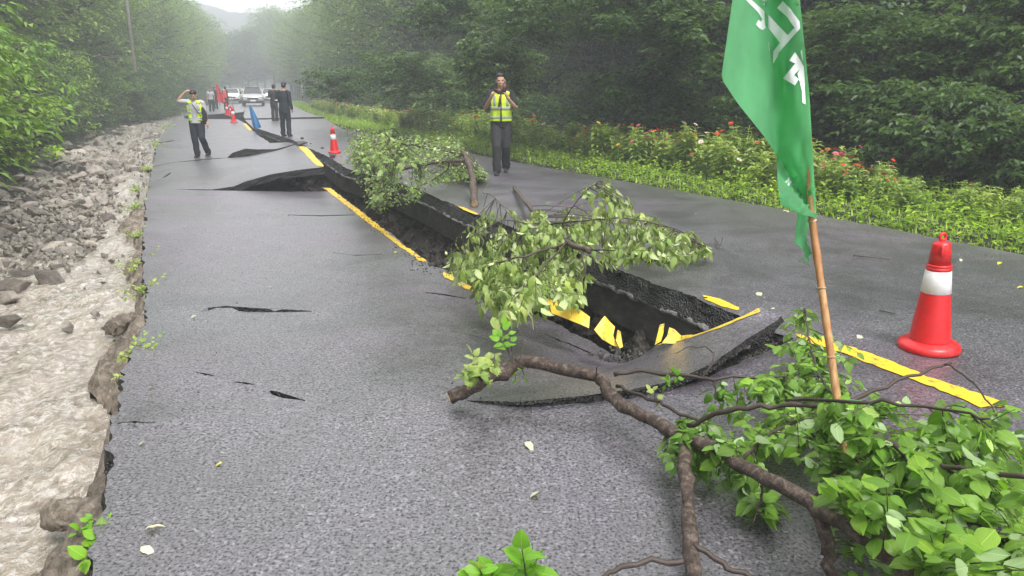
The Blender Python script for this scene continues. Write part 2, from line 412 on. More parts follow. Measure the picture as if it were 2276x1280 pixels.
def _red(nt, b):
    v = coords(nt); n = noise(nt, v, 9, 6, .7); n2 = noise(nt, v, 45, 4, .8)
    c = ramp(nt, n.outputs[0], [(.3, (.58,.012,.016)), (.7, (.74,.022,.026))]).outputs[0]
    c = mix(nt, ramp(nt, n2.outputs[0], [(.56, g3(0)), (.70, g3(.5))]).outputs[0], c, (.22,.075,.06))
    nt.links.new(c, b.inputs['Base Color']); bump(nt, b, n2.outputs[0], .12, .004)
M_RED = mat('red_cone_plastic', rough=.35, build=_red)
M_REFL = mat('white_reflective_band', rough=.35, build=lambda nt, b: nt.links.new(ramp(nt, noise(nt, coords(nt), 14, 5, .7).outputs[0], [(.35, g3(.66)), (.65, g3(.82))]).outputs[0], b.inputs['Base Color']))

# ================================================================== TERRAIN
def terrain_z(s, t):
    s = np.asarray(s, float); t = np.asarray(t, float)
    tk = [-400,-120,-40,-20,-14,-11,-9.3,-8.4,-7.4,-6.0,-4.6,-3.9, 3.35,3.75,4.3,6.2,7.5,9,14,40,120,400]
    zk = [14, 12, 8, 4.0, 2.3, 1.3, .35,-.05,-.33,-.47,-.62,-1.0,-1.0,-.06,.03,.05,-.05,-.1,.1,1.5,6,12]
    z = np.interp(t, tk, zk)
    n = fbm(s*.35+7, t*.35, 4, 3)
    amp = np.where(t < -8, .35, np.where(t > 6, .12, .03))
    hill = np.clip((s-230)/150, 0, 1); z = z + 34*hill*hill*(3-2*hill)*(1+.25*fbm(t*.02, s*.01, 3, 8))
    return z + n*amp
def build_terrain():
    ss = np.concatenate([np.arange(-16, 50, 1.0), np.arange(50, 140, 4), np.arange(140, 500, 20), np.arange(500, 2000, 100)])
    tt = np.array([-400,-200,-120,-80,-55,-40,-30,-25,-20,-17,-14,-12.5,-11,-10.2,-9.3,-8.8,-8.4,-7.9,-7.4,-6.7,-6,-5.3,-4.6,-3.9,-2,0,2,3.35,3.75,4.0,4.3,4.8,5.5,6.2,6.9,7.5,8.2,9,11,14,18,24,30,40,60,90,120,200,400], float)
    S, T = np.meshgrid(ss, tt, indexing='ij'); X, Y = road(S, T); Z = terrain_z(S, T)
    v = np.stack([X.ravel(), Y.ravel(), Z.ravel()], 1); m = len(tt)
    i = np.arange(len(ss)-1)[:,None]*m + np.arange(m-1)[None,:]; i = i.ravel()
    f = np.stack([i, i+m, i+m+1, i+1], 1)
    tag(put('ground', smooth(mesh_np('ground', v, f)), M_GROUND), 'dark leaf-littered forest ground beside the road', kind='structure')
build_terrain()

# ================================================================== ROAD SLABS
def W(p):                                     # (px, py, z) pixel-on-plane or Vector
    return p if isinstance(p, Vector) else P(p[0], p[1], p[2])
class Slab:
    def __init__(self, outline, extra=(), holes=(), thick=.16, side_amp=.02, steps=(), flat=None, res=.018, und=.004):
        # outline entries: (point, amp) amp = roughness of the edge that starts here
        self.steps = steps; self.und = und
        pts = [(W(o[0]), o[1]) for o in outline]
        self.rbf = RBF([tuple(p) for p, _ in self._thin(pts)] + [tuple(W(e)) for e in extra])
        loops = [self._edge(pts)]
        for h in holes:
            loops.append(self._edge([(W(p), .012) for p in h]))
        self.loops = loops
        o = loops[0]; xs = [p[0] for p in o]; ys = [p[1] for p in o]
        ip = []; y = min(ys)
        row = 0
        while y < max(ys):
            d = max(.045, abs(y)*res)
            x = np.arange(min(xs), max(xs), d) + (d/2 if row % 2 else 0)
            ip.append(np.stack([x + RS.uniform(-.2,.2,len(x))*d, np.full(len(x), y) + RS.uniform(-.2,.2,len(x))*d], 1)); y += d*.87; row += 1
        ip = np.concatenate(ip); keep = inpoly(ip[:,0], ip[:,1], o)
        for h in loops[1:]: keep &= ~inpoly(ip[:,0], ip[:,1], h)
        ip = ip[keep]
        verts = []; edges = []
        for L in loops:
            b = len(verts); n = len(L); verts += [Vector(p) for p in L]
            edges += [(b+i, b+(i+1) % n) for i in range(n)]
        nl = len(verts); verts += [Vector((float(a), float(c))) for a, c in ip]
        r = delaunay_2d_cdt(verts, edges, [], 0, 1e-5)
        vv = np.array([tuple(p) for p in r[0]]); ff = np.array([tuple(f) for f in r[2]])
        c = vv[ff].mean(1); k = inpoly(c[:,0], c[:,1], o)
        for h in loops[1:]: k &= ~inpoly(c[:,0], c[:,1], h)
        ff = ff[k]
        a = vv[ff]; area = (a[:,1,0]-a[:,0,0])*(a[:,2,1]-a[:,0,1])-(a[:,1,1]-a[:,0,1])*(a[:,2,0]-a[:,0,0])
        ff[area < 0] = ff[area < 0][:, ::-1]
        self.v = np.column_stack([vv, self.h(vv[:,0], vv[:,1])]); self.f = ff
        self.thick = thick; self.side_amp = side_amp
    def _thin(self, pts): return pts
    def _edge(self, pts):
        out = []; n = len(pts)
        for i in range(n):
            a, amp = pts[i]; b = pts[(i+1) % n][0]
            L = (b-a).to_2d().length; D = max(1.0, (a.y+b.y)/2); st = max(.03, min(1.5, D*.009))
            m = max(1, int(L/st)) if amp > 0 else max(1, int(L/max(.3, st)))
            if L < 1e-6: continue
            nx, ny = (b.y-a.y)/L, -(b.x-a.x)/L
            for k in range(m):
                u = k/m; x = a.x+(b.x-a.x)*u; y = a.y+(b.y-a.y)*u
                d = 0
                if amp > 0 and k > 0:
                    env = min(1, 4*u, 4*(1-u))
                    d = amp*env*(float(fbm(np.array([x*3.1]), np.array([y*3.1]), 3, 5)[0])*1.3 + float(fbm(np.array([x*17.]), np.array([y*17.]), 2, 9)[0])*.7)
                out.append((x+nx*d, y+ny*d))
        return out
    def h(self, x, y):
        z = self.rbf(x, y); x = np.asarray(x); y = np.asarray(y)
        for (a, b, hh, fall) in self.steps:
            a = W(a); b = W(b); d = (b-a).to_2d(); L = d.length; d = d/L
            u = ((x-a.x)*d.x+(y-a.y)*d.y)/L; w = (x-a.x)*(-d.y)+(y-a.y)*d.x
            tp = np.clip(1-np.abs(u*2-1)**2.5, 0, 1)*((u > 0) & (u < 1))
            z = z + np.where(w > 0, hh*tp*np.exp(-(w/fall)**2), 0)
        return z + self.und*fbm(x*1.3, y*1.3, 3, 21)*np.clip(1, 0, 1)
    def build(self, name, label, M=(None, None)):
        me = smooth(mesh_np(name, self.v, self.f))
        root = tag(put(name, me, M_ASPHALT), label, kind='structure')
        acc = Acc()
        for li, L in enumerate(self.loops):
            n = len(L); p = np.array(L); z = self.h(p[:,0], p[:,1])
            e = np.roll(p, -1, 0)-np.roll(p, 1, 0); e /= np.maximum(1e-9, np.linalg.norm(e, axis=1))[:,None]
            area = np.sum(p[:,0]*np.roll(p[:,1], -1)-np.roll(p[:,0], -1)*p[:,1])
            sg = 1 if area > 0 else -1
            nx, ny = e[:,1]*sg, -e[:,0]*sg
            if li: nx, ny = -nx, -ny
            K = 5; V = []
            for k in range(K):
                o = 0 if k == 0 else self.side_amp*(fbm(p[:,0]*14+k*5, p[:,1]*14-k*3, 3, 40+k)*1.2 + .15*k)
                th = self.thick if li == 0 else self.thick*1.0
                zz = z - th*k/(K-1) + (0 if k == 0 else .012*fbm(p[:,0]*20, p[:,1]*20+k, 2, 60+k))
                V += list(zip(p[:,0]+nx*o, p[:,1]+ny*o, zz))
            F = []
            for k in range(K-1):
                for i in range(n):
                    j = (i+1) % n; q = (k*n+i, k*n+j, (k+1)*n+j, (k+1)*n+i)
                    F.append(q[::-1] if sg*(1 if not li else -1) > 0 else q)
            acc.add(V, F)
        put('broken_edge', acc.mesh('broken_edge', False), M_BROKEN, root)
        return root

# road edge traced on its real planes ------------------------------------------------
FISS_R = [(690,331,0),(725,346,0),(770,374,0),(830,391,0),(895,409,0),(960,434,0),(1040,470,0),(1120,498,0),(1250,546,0),(1370,597,0),(1480,639,0),(1560,668,0),(1640,700,0),(1700,727,0),(1765,752,0)]
SEAM = [P(1765,752,0), P(2000,846,0), P(2400,985,0), P(3400,1300,0)]
s36 = 40.5
R1_OUT = [(RP(s36,-.1),.0)] + [(P(562,283,0),.05),(P(590,291,0),.05),(P(650,311,0),.05)] + [(p,.045) for p in FISS_R[:-1]] + \
         [(SEAM[0],0),(SEAM[1],0),(SEAM[2],0),(SEAM[3],0),(P(4200,1100,0),0),(P(3300,765,0),.02)] + \
         [(p,.03) for p in [(2276,566,0),(2000,512,0),(1730,463,0),(1400,405,0),(1150,361,0),(900,313,0),(760,286,0)]] + [(RP(s36,3.75),.02)]
right_lane = Slab(R1_OUT, thick=.12, side_amp=.025, und=.0)
right_lane_o = right_lane.build('road', 'dark wet asphalt right lane still level beside the fissure')
R2_OUT = [(RP(s36+.15,-.1,.06),.02)] + [(RP(s,-.1,0.02),.03) for s in (45,60,80,110,150)] + [(RP(s,3.75,.02),.03) for s in (150,110,80,60,45)] + [(RP(s36+.15,3.75,.09),.03)]
far_lane = Slab(R2_OUT, thick=.3); far_lane.build('road', 'far stretch of the right lane beyond a raised crack, parked cars on it')

CREASE = [(1400,806,-.36),(1330,826,-.24),(1250,840,-.13),(1140,864,-.045),(1035,890,0)]
MAIN_OUT = [((60,1750,0),.03),((205,1280,0),.05),((232,1100,0),.05),((243,930,0),.05),((262,880,-.02),.05),((290,800,-.06),.05),((312,740,-.12),.05),((322,680,-.17),.05),((318,600,-.23),.05),((318,520,-.27),.05),((322,450,-.29),.04),
    ((327,424,-.3),.0),((390,421,-.3),.02),((540,424,-.3),.02),((640,426,-.3),.02),((742,425,-.3),.04),
    ((790,460,-.3),.05),((850,508,-.3),.05),((900,546,-.3),.05),((945,578,-.3),.05),((1020,622,-.3),.05),((1100,662,-.31),.05),((1210,708,-.32),.04),((1290,748,-.35),.03),((1350,780,-.36),.03)] + \
    [(c,.0) for c in CREASE[:-1]] + [(CREASE[-1],.01),((1250,877,0),.015),((1480,862,0),.02),((1620,815,0),.03),((1720,772,0),.03)] + \
    [(SEAM[0],0),(SEAM[1],0),(SEAM[2],0),(SEAM[3],0),(P(3400,1900,0),0),(P(1100,2300,0),0)]
MAIN_X = [(600,1000,0),(900,1100,0),(1300,1000,0),(1500,1100,0),(500,1250,0),(800,880,-.02),(450,860,-.05),(1000,830,-.05),(1000,760,-.16),(1150,790,-.17),(700,760,-.13),(450,740,-.14),
    (700,640,-.24),(500,600,-.25),(900,640,-.27),(600,500,-.29),(1250,790,-.27),(1100,720,-.26),(1700,900,0),(2000,1100,0),(1600,980,0),(1290,830,-.2),(1100,858,-.06),(1200,835,-.13)]
def slit(pts, w):                             # a crack hole: centre line in px, widths in px
    top = [(x, y-ww/2, z) for (x, y, z), ww in zip(pts, w)]; bot = [(x, y+ww/2, z) for (x, y, z), ww in zip(pts, w)]
    return top + bot[::-1]
CR1 = slit([(462,688,-.17),(500,684,-.17),(560,687,-.17),(610,687,-.17),(692,684,-.17)], [1.5,5.5,4.5,2.5,.8])
CR2 = slit([(435,823,-.05),(455,829,-.05),(477,834,-.05)], [2.5,5,1.5])
CR3 = slit([(520,848,-.04),(545,852,-.04),(566,856,-.04)], [1.5,5,1.5])
CR4 = slit([(600,866,-.02),(630,877,-.02),(678,889,-.02)], [2,8,1.5])
CR5 = slit([(262,941,-.0),(300,944,0),(345,947,0)], [4,6,2])
CR6 = slit([(945,648,-.27),(985,651,-.27),(1036,658,-.27)], [1.5,3.5,1.5])
CR7 = slit([(1212,738,-.3),(1238,749,-.3),(1262,754,-.3),(1310,775,-.31),(1340,790,-.33)], [1.5,4,3,5,2])
CR9 = slit([(640,477,-.29),(715,479,-.29),(788,476,-.29)], [.8,2.2,1.2])
CR10 = slit([(740,560,-.28),(790,566,-.28),(850,563,-.28)], [.8,1.8,.8])
CR11 = slit([(1000,735,-.2),(1050,742,-.2),(1110,760,-.2)], [.8,2,1])
CR8 = slit([(386,415,-.3),(400,416,-.3),(412,417,-.3)], [1,3,1])
main_lane = Slab(MAIN_OUT, MAIN_X, [CR1,CR2,CR3,CR4,CR5,CR6,CR7,CR9,CR10,CR11], thick=.13, side_amp=.02,
    steps=[((330,690,-.17),(700,684,-.17),.022,.4),((250,947,0),(420,951,0),.02,.25),((420,822,-.05),(690,893,-.02),.012,.3)])
main_lane_o = main_lane.build('road', 'sunken left lane with cracks in the foreground, branch lying across it')
FOLD_OUT = [(c,.0) for c in CREASE] + [((1160,893,.03),.01),((1300,880,.035),.012),((1400,866,.04),.012),((1482,850,.05),.012),((1560,818,.075),.012),((1640,768,.10),.012),((1728,712,.14),.02),((1738,700,.15),.02),((1690,684,.15),.02),
    ((1640,706,.08),.015),((1570,735,-.02),.015),((1500,757,-.12),.015),((1455,769,-.2),.01),((1440,784,-.26),.01),((1420,797,-.33),.01)]
fold = Slab(FOLD_OUT[::1], [(1500,810,-.03),(1400,835,-.1),(1600,765,.05),(1300,860,-.0),(1450,800,-.17)], thick=.042, side_amp=.016, und=.002, res=.012)
fold_o = fold.build('road', 'curled asphalt slab tilting up out of the pit, yellow paint along its far edge')

CF = [(655,322,-.06),(612,332,-.12),(516,350,-.2),(385,361.2,-.25),(337,371,-.26)]
C_OUT = [((327,424,-.3),.0),((395,420.5,-.302),.0),((470,421,-.30),.01),((520,414,-.26),.03),((550,402,-.16),.03),((600,388,-.03),.03),((660,378,.06),.03),((719,371,.12),.02),((690,347,.04),.03),((665,326,-.04),.03)] + [(c,.03) for c in CF] + [((333,395,-.28),.04)]
lift = Slab(C_OUT, [(560,375,-.09),(450,385,-.24),(620,360,-.05),(540,365,-.15),(650,345,0)], [slit([(362,396,-.28),(372,391,-.28),(380,386,-.28)],[1.5,4,1.5])], thick=.13, side_amp=.03)
lift_o = lift.build('road', 'tilted asphalt slab heaved up over a dark hollow, yellow stripe on its right edge')
E_OUT = [((337,370.4,-.258),.0),((386,360.6,-.245),.0),((505,350.5,-.2),.02),((516,340,-.07),.02),((546,330,.03),.02),((613,331,-.06),.02),((655,320,-.04),.03),((640,316,-.06),.05),((600,318,-.1),.05),((577,303,-.1),.05),((560,289,-.1),.05),((546,275,-.1),.03),((528,265,-.14),.05),((425,264,-.2),.05),((391,262,-.25),.04),((372,283,-.25),.05),((351,315,-.25),.05)]
E_HOLE = slit([(352,316,-.24),(370,315,-.24),(388,313,-.24)],[1,2,1])
mid = Slab(E_OUT, [(450,300,-.18),(540,300,-.13),(480,330,-.17)], [E_HOLE], thick=.16, side_amp=.03)
mid_o = mid.build('road', 'cracked left lane slab on which the man in the open vest walks')
H_OUT = [(RP(52,-3.6,-.15),.1),(RP(51,-2.2,-.06),.1),(RP(53,-.8,-.03),.1),(RP(54,-.12,-.02),.05)] + [(RP(s,-.12,0),.04) for s in (60,80,110,150)] + [(RP(s,-3.75,0),.1) for s in (150,110,80,60)]
Slab(H_OUT, thick=.3).build('road', 'far stretch of the left lane where people with a red flag stand')
G_OUT = [(RP(44.5,-3.4,-.5),.2),(RP(44.6,-1.0,-.45),.2),(RP(46,-.5,-.4),.2),(RP(50,-.6,-.3),.1),(RP(49.5,-2.3,-.35),.2),(RP(49.0,-3.4,-.5),.2)]
Slab(G_OUT, thick=.3, und=.06).build('road', 'collapsed strip of the left lane between two far slabs')

# deep wall of the fissure under the right lane, layer by layer ------------------------
def wall_rows(pts, rows, name, m, parent, outsign=1):
    """rows: list of (z, outward offset, noise amp, noise scale)"""
    L = []
    for i in range(len(pts)-1):
        a, b = pts[i], pts[i+1]; n = max(2, int((b-a).length/max(.03, (a.y+b.y)/2*.006)))
        for k in range(n): L.append(a.lerp(b, k/n))
    L.append(pts[-1]); p = np.array([tuple(q) for q in L]); e = np.gradient(p[:,:2], axis=0); e /= np.linalg.norm(e, axis=1)[:,None]
    nx, ny = e[:,1]*outsign, -e[:,0]*outsign
    arc = np.concatenate([[0], np.cumsum(np.linalg.norm(np.diff(p[:,:2], axis=0), axis=1))])
    V = []; n = len(p)
    for k, (z, off, amp, sc) in enumerate(rows):
        o = off + amp*fbm(arc*sc, np.full(n, z*sc*1.3), 5, 77) + amp*.5*fbm(arc*.9, np.full(n, z*.6), 3, 79)
        zz = z + amp*.35*fbm(arc*sc*.7+9, np.full(n, z*sc), 3, 81)
        V.append(np.stack([p[:,0]+nx*o, p[:,1]+ny*o, zz], 1))
    V = np.concatenate(V); m_ = len(rows)
    i = (np.arange(m_-1)[:,None]*n + np.arange(n-1)[None,:]).ravel(); f = np.stack([i, i+n, i+n+1, i+1], 1)
    return put(name, smooth(mesh_np(name, V, f)), m, parent)
fp = [P(*q) for q in FISS_R]
fp = [P(562,283,0),P(590,291,0),P(650,311,0)] + fp
# outward = towards the left lane (-normal side)
def seq(z0, z1, n, o0, o1, amp, sc): return [(z0+(z1-z0)*k/(n-1), o0+(o1-o0)*k/(n-1), amp, sc) for k in range(n)]
OS = 1
wall_rows(fp, [(-.004,-.012,.0,9)] + seq(-.02,-.15,6,.0,.07,.035,11), 'asphalt_layer', M_BROKEN, right_lane_o, OS)
M_LIP = plain('pale_gravel_seam', (.17,.165,.16), .8, .7, 60, bmp=.6)
wall_rows(fp, [(-.135,.05,.03,17),(-.15,.08,.045,17),(-.175,.07,.04,17)], 'gravel_seam', M_LIP, right_lane_o, OS)
wall_rows(fp, seq(-.16,-.42,7,.055,.11,.025,3), 'base_layer', M_BASE, right_lane_o, OS)
wall_rows(fp, seq(-.40,-1.25,22,.00,.42,.22,6), 'soil_layer', M_SOIL, right_lane_o, OS)
# soil filling the fissure floor
def soil_patch(name, label, s0, s1, t0, t1, zf, ds=.08, dt=.08):
    ss = np.arange(s0, s1, ds); tt = np.arange(t0, t1, dt); S, T = np.meshgrid(ss, tt, indexing='ij'); X, Y = road(S, T); Z = zf(S, T, X, Y)
    m = len(tt); i = (np.arange(len(ss)-1)[:,None]*m+np.arange(m-1)[None,:]).ravel()
    return tag(put(name, smooth(mesh_np(name, np.stack([X.ravel(),Y.ravel(),Z.ravel()],1), np.stack([i,i+m,i+m+1,i+1],1))), M_SOIL), label, kind='structure')
soil_patch('fissure_floor', 'dark loose soil at the bottom of the fissure', 3.0, 24, -2.6, .6, lambda S,T,X,Y: -.92 + .16*fbm(X*2.2,Y*2.2,5,31) + .05*fbm(X*11,Y*11,3,33) + np.clip((5.2-S)*.22,0,.55))

# ------------------------------------------------------------------ yellow centre line, worn
def decal(name, slab, poly, chips=0, lift=.004, parent=None, jag=.012, seed=0, und=True):
    """poly in px with z guesses -> paint sheet lying 4 mm above the slab surface"""
    pts = [W(p) for p in poly]; r = random.Random(seed); n = len(pts); out = []
    for i in range(n):
        a, b = pts[i], pts[(i+1) % n]; L = (b-a).length; m = max(1, int(L/max(.035, a.y*.006)))
        nx, ny = (b.y-a.y)/max(L,1e-6), -(b.x-a.x)/max(L,1e-6)
        for k in range(m):
            u = k/m; x = a.x+(b.x-a.x)*u; y = a.y+(b.y-a.y)*u; d = jag*r.uniform(-1, 1)*(r.random() < .6)
            out.append((x+nx*d, y+ny*d))
    xs = np.array(out); mn, mx = xs.min(0), xs.max(0); d = max(.05, mn[1]*.012)
    g = np.array([(x, y) for y in np.arange(mn[1], mx[1], d) for x in np.arange(mn[0], mx[0], d)])
    loops = [out]
    cen = xs.mean(0)
    for c in range(chips):
        for _ in range(20):
            q = xs[r.randrange(len(xs))]*.0 + np.array([r.uniform(mn[0], mx[0]), r.uniform(mn[1], mx[1])])
            if inpoly(q[0], q[1], out): break
        rad = r.uniform(.012, .035)*(1+mn[1]*.04)
        L = [(q[0]+rad*r.uniform(.5,1.3)*math.cos(a), q[1]+rad*r.uniform(.5,1.3)*math.sin(a)) for a in np.arange(0, 2*PI, .9)]
        if all(inpoly(a, b, out) for a, b in L) and all(math.hypot(q[0]-l[0][0], q[1]-l[0][1]) > .15 for l in loops[1:]): loops.append(L)
    verts = []; edges = []
    for L in loops:
        b = len(verts); verts += [Vector(p) for p in L]; edges += [(b+i, b+(i+1) % len(L)) for i in range(len(L))]
    if len(g):
        k = inpoly(g[:,0], g[:,1], out); verts += [Vector((float(a), float(b))) for a, b in g[k]]
    rr = delaunay_2d_cdt(verts, edges, [], 0, 1e-5); vv = np.array([tuple(p) for p in rr[0]]); ff = np.array([tuple(f) for f in rr[2]])
    c = vv[ff].mean(1); k = inpoly(c[:,0], c[:,1], out)
    for L in loops[1:]: k &= ~inpoly(c[:,0], c[:,1], L)
    ff = ff[k]; a = vv[ff]; ar = (a[:,1,0]-a[:,0,0])*(a[:,2,1]-a[:,0,1])-(a[:,1,1]-a[:,0,1])*(a[:,2,0]-a[:,0,0]); ff[ar < 0] = ff[ar < 0][:, ::-1]
    z = slab.h(vv[:,0], vv[:,1]) + lift
    o = put(name, mesh_np(name, np.column_stack([vv, z]), ff), M_YELLOW, parent)
    return o
# near right: solid bright stripe
tag(decal('yellow_line', right_lane, [(1768,743,0),(1800,748,0),(1830,750,0),(2000,812,0),(2060,838,0),(2238,898,0),(2238,906,0),(2180,908,0),(2105,875,0),(1960,820,0),(1880,788,0),(1790,760,0)], 0, .006, right_lane_o, .012, 1), 'bright yellow line under the fallen leaves near the cone')
tag(decal('yellow_line', right_lane, [(1562,657,0),(1600,665,0),(1642,684,0),(1640,691,0),(1605,682,0),(1566,666,0)], 0, .005, right_lane_o, .006, 2))
tag(decal('yellow_line', right_lane, [(1017,459,0),(1030,461,0),(1064,476,0),(1058,478,0),(1030,467,0)], 0, .005, right_lane_o, .006, 3))
# left lane stripe along the fissure
decal('yellow_line', main_lane, [(716,416,-.3),(735,418,-.3),(790,461,-.3),(850,508,-.3),(897,545,-.3),(945,578,-.3),(944,584,-.3),(930,580,-.3),(890,550,-.3),(850,520,-.3),(800,482,-.3),(745,438,-.3)], 10, .006, main_lane_o, .02, 4)
decal('yellow_line', main_lane, [(985,606,-.3),(1020,622,-.3),(1060,644,-.3),(1055,650,-.3),(1020,636,-.3),(985,614,-.3)], 2, .006, main_lane_o, .02, 5)
decal('yellow_line', lift, [(662,326,-.05),(680,326,-.03),(719,366,.12),(719,371,.12),(705,369,.1)], 2, .008, lift_o, .01, 6)
decal('yellow_line', mid, [(540,274,-.1),(547,275,-.1),(561,290,-.1),(553,290,-.1)], 0, .01, mid_o, .01, 7)
decal('yellow_line', fold, [(1452,766,-.2),(1480,756,-.15),(1500,760,-.12),(1570,738,-.02),(1640,708,.08),(1690,684,.15),(1690,690,.15),(1600,729,.03),(1565,742,-.03),(1535,757,-.08),(1500,762,-.12),(1454,768,-.2)], 0, .004, fold_o, .01, 8)
# thick torn sheets of paint that stand up at the pit
def sheet(name, pts3, label=None, parent=None, th=.006):
    bm = bmesh.new(); vs_ = [bm.verts.new(p) for p in pts3]; f = bm.faces.new(vs_)
    bmesh.ops.triangulate(bm, faces=[f]); bmesh.ops.subdivide_edges(bm, edges=bm.edges[:], cuts=2, use_grid_fill=True)
    for v in bm.verts: v.co += Vector((0, 1, .2))*.012*float(fbm(np.array([v.co.x*9]), np.array([v.co.z*9]), 2, 3)[0])
    me = bpy.data.meshes.new(name); bm.to_mesh(me); bm.free()
    o = put(name, me, M_YELLOW, parent); sd = o.modifiers.new('thickness', 'SOLIDIFY'); sd.thickness = th
    return tag(o, label)
def at(px, py, D): return PD(px, py, D)
sheet('paint_flake', [at(1320,733,4.42),(at(1343,702,4.5)),at(1352,712,4.5),at(1366,726,4.48),at(1362,745,4.44),at(1368,762,4.38),at(1380,774,4.34),at(1360,768,4.36),at(1338,755,4.39)], 'broken yellow paint slab standing on edge in the pit', main_lane_o)
sheet('paint_flake', [at(1368,756,4.36),at(1372,733,4.42),at(1378,737,4.42),at(1384,772,4.32),at(1377,775,4.31)], 'narrow yellow paint splinter beside the pit', main_lane_o)
sheet('paint_flake', [at(1455,767,4.44),at(1466,722,4.55),at(1477,719,4.55),at(1474,740,4.52),at(1468,760,4.47)], 'upright yellow paint splinter on the curled slab', fold_o)
sheet('paint_flake', [at(1470,765,4.45),at(1482,748,4.5),at(1487,728,4.56),at(1498,732,4.56),at(1512,745,4.54),at(1545,745,4.6),at(1568,738,4.66),at(1535,757,4.56),at(1500,763,4.48)], 'ragged yellow paint tongue on the curled slab', fold_o)
sheet('paint_flake', [at(1190,655,4.95),at(1215,665,4.9),at(1262,675,4.85),at(1290,690,4.8),at(1311,705,4.75),at(1309,731,4.68),at(1290,722,4.7),at(1245,704,4.78),at(1205,690,4.85)], 'long yellow painted strip folded down over the fissure edge', main_lane_o)

# ================================================================== STREAM
def water_z(X, Y, S, T):
    a = fbm(S*.8, T*1.9, 5, 51)*1.25; b = 1-np.abs(fbm(S*2.2+3*a, T*5+2*a, 4, 57))*2
    return -.51 + .07*a + .03*fbm(S*5+a, T*9, 3, 63) + .035*b + .006*fbm(S*8, T*14, 2, 59)
def build_water():
    ss = [-3.0]
    while ss[-1] < 70: ss.append(ss[-1] + max(.025, ss[-1]*.009))
    ss = np.array(ss); tt = np.arange(-9.4, -3.0, .04)
    S, T = np.meshgrid(ss, tt, indexing='ij'); X, Y = road(S, T); Z = water_z(X, Y, S, T)
    m = len(tt); i = (np.arange(len(ss)-1)[:,None]*m+np.arange(m-1)[None,:]).ravel()
    tag(put('water', smooth(mesh_np('water', np.stack([X.ravel(),Y.ravel(),Z.ravel()],1), np.stack([i,i+m,i+m+1,i+1],1))), M_WATER), 'pale muddy flood water rushing along the road edge', kind='structure')
build_water()
def soil_edge():
    def st(v):
        d = (CT[:,0]-v.x)**2+(CT[:,1]-v.y)**2; s0 = CS[int(np.argmin(d))]; sf = np.arange(s0-3, s0+3, .01); X, Y = road(sf, sf*0); k = int(np.argmin((X-v.x)**2+(Y-v.y)**2)); dx, dy = v.x-X[k], v.y-Y[k]
        tx, ty = road(sf[k], 1.0); return sf[k], float(dx*(tx-X[k])+dy*(ty-Y[k]))
    K = sorted(st(P(*q))+(q[2],) for q in [(150,1500,0),(205,1280,0),(232,1100,0),(243,930,0),(262,880,-.02),(290,800,-.06),(312,740,-.12),(322,680,-.17),(318,600,-.23),(318,520,-.27),(322,450,-.29)])
    ss = np.arange(K[0][0], K[-1][0], .03); us = np.linspace(0, 1, 18); S, U = np.meshgrid(ss, us, indexing='ij')
    a1 = st(P(200,1190,0))[0]; a2 = st(P(305,735,-.1))[0]; a3 = st(P(318,470,-.27))[0]
    wd = np.clip(.12+.16*fbm(ss*1.3, ss*0+3, 4, 91)+.30*np.exp(-((ss-a1)/.42)**4)+.20*np.exp(-((ss-a2)/.5)**2)+.2*np.exp(-((ss-a3)/1.5)**2), .02, .7)[:,None]
    inner = np.interp(ss, [k[0] for k in K], [k[1] for k in K])[:,None]
    T = inner + .10 - U*(wd+.14); X, Y = road(S, T); top = np.interp(ss, [k[0] for k in K], [k[2] for k in K])[:,None] - .05
    Z = top - .01 - (U**2.6)*(.50+top) + .09*fbm(X*9, Y*9, 5, 93)*np.clip(U*3,0,1) + .055*fbm(X*26, Y*26, 3, 95)*np.clip(U*3,0,1)
    m = len(us); i = (np.arange(len(ss)-1)[:,None]*m+np.arange(m-1)[None,:]).ravel()
    tag(put('soil_edge', smooth(mesh_np('soil_edge', np.stack([X.ravel(),Y.ravel(),Z.ravel()],1), np.stack([i,i+m,i+m+1,i+1],1))), M_CONC), 'ragged eroded brown earth under the left road edge', kind='structure')
soil_edge()

# ================================================================== LEAVES
def leaf_template(n=5, wmax=.30, fold=.10, curl=.18, wave=.03, seed=0, serr=0.0, drop=0.0):
    """leaf along +Y (length 1), normal +Z; returns v, quads, uv"""
    r = random.Random(seed); V = []; U = []; F = []
    tw = r.uniform(-.25, .25)
    for i in range(n+1):
        u = i/n; w = wmax*math.sin(PI*min(1, u**.72))**.8 if 0 < u < 1 else (.012 if u == 0 else .004)
        zc = -curl*u*u + drop*u*(1-u)
        for k, sx in enumerate((-1, -.5, 0, .5, 1)):
            x = sx*w*(1+serr*r.uniform(-1, 1)*(abs(sx) == 1)); z = zc + fold*abs(sx)*w*2 - .05*(sx*sx) + wave*r.uniform(-1, 1)*(abs(sx) > .4)*(0 < u < 1) + tw*sx*w*u
            V.append((x, u, z)); U.append((.5+sx*.5*w/wmax, u))
    for i in range(n):
        for k in range(4):
            a = i*5+k; F.append((a, a+1, a+6, a+5))
    return np.array(V), np.array(F), np.array(U)
def lite_template(wmax=.28, fold=.12, curl=.15):
    V = np.array([(0,0,0),(-wmax,.42,fold*.6),(0,.5,-.02),(wmax,.42,fold*.6),(0,1,-curl)]); F = np.array([(0,2,1),(0,3,2),(1,2,4),(2,3,4)]); F = np.array([(0,2,1),(0,3,2),(1,2,4),(2,3,4)])
    U = np.array([(.5,0),(0,.42),(.5,.5),(1,.42),(.5,1)]); return V, F, U
def dia_template(wmax=.27, fold=.1, curl=.12):
    V = np.array([(0,0,0),(-wmax,.45,fold),(0,1,-curl),(wmax,.45,fold)]); F = np.array([(0,3,2),(0,2,1)]); U = np.array([(.5,0),(0,.45),(.5,1),(1,.45)]); return V, F, U
def unit(a): return a/np.maximum(1e-9, np.linalg.norm(a, axis=-1, keepdims=True))
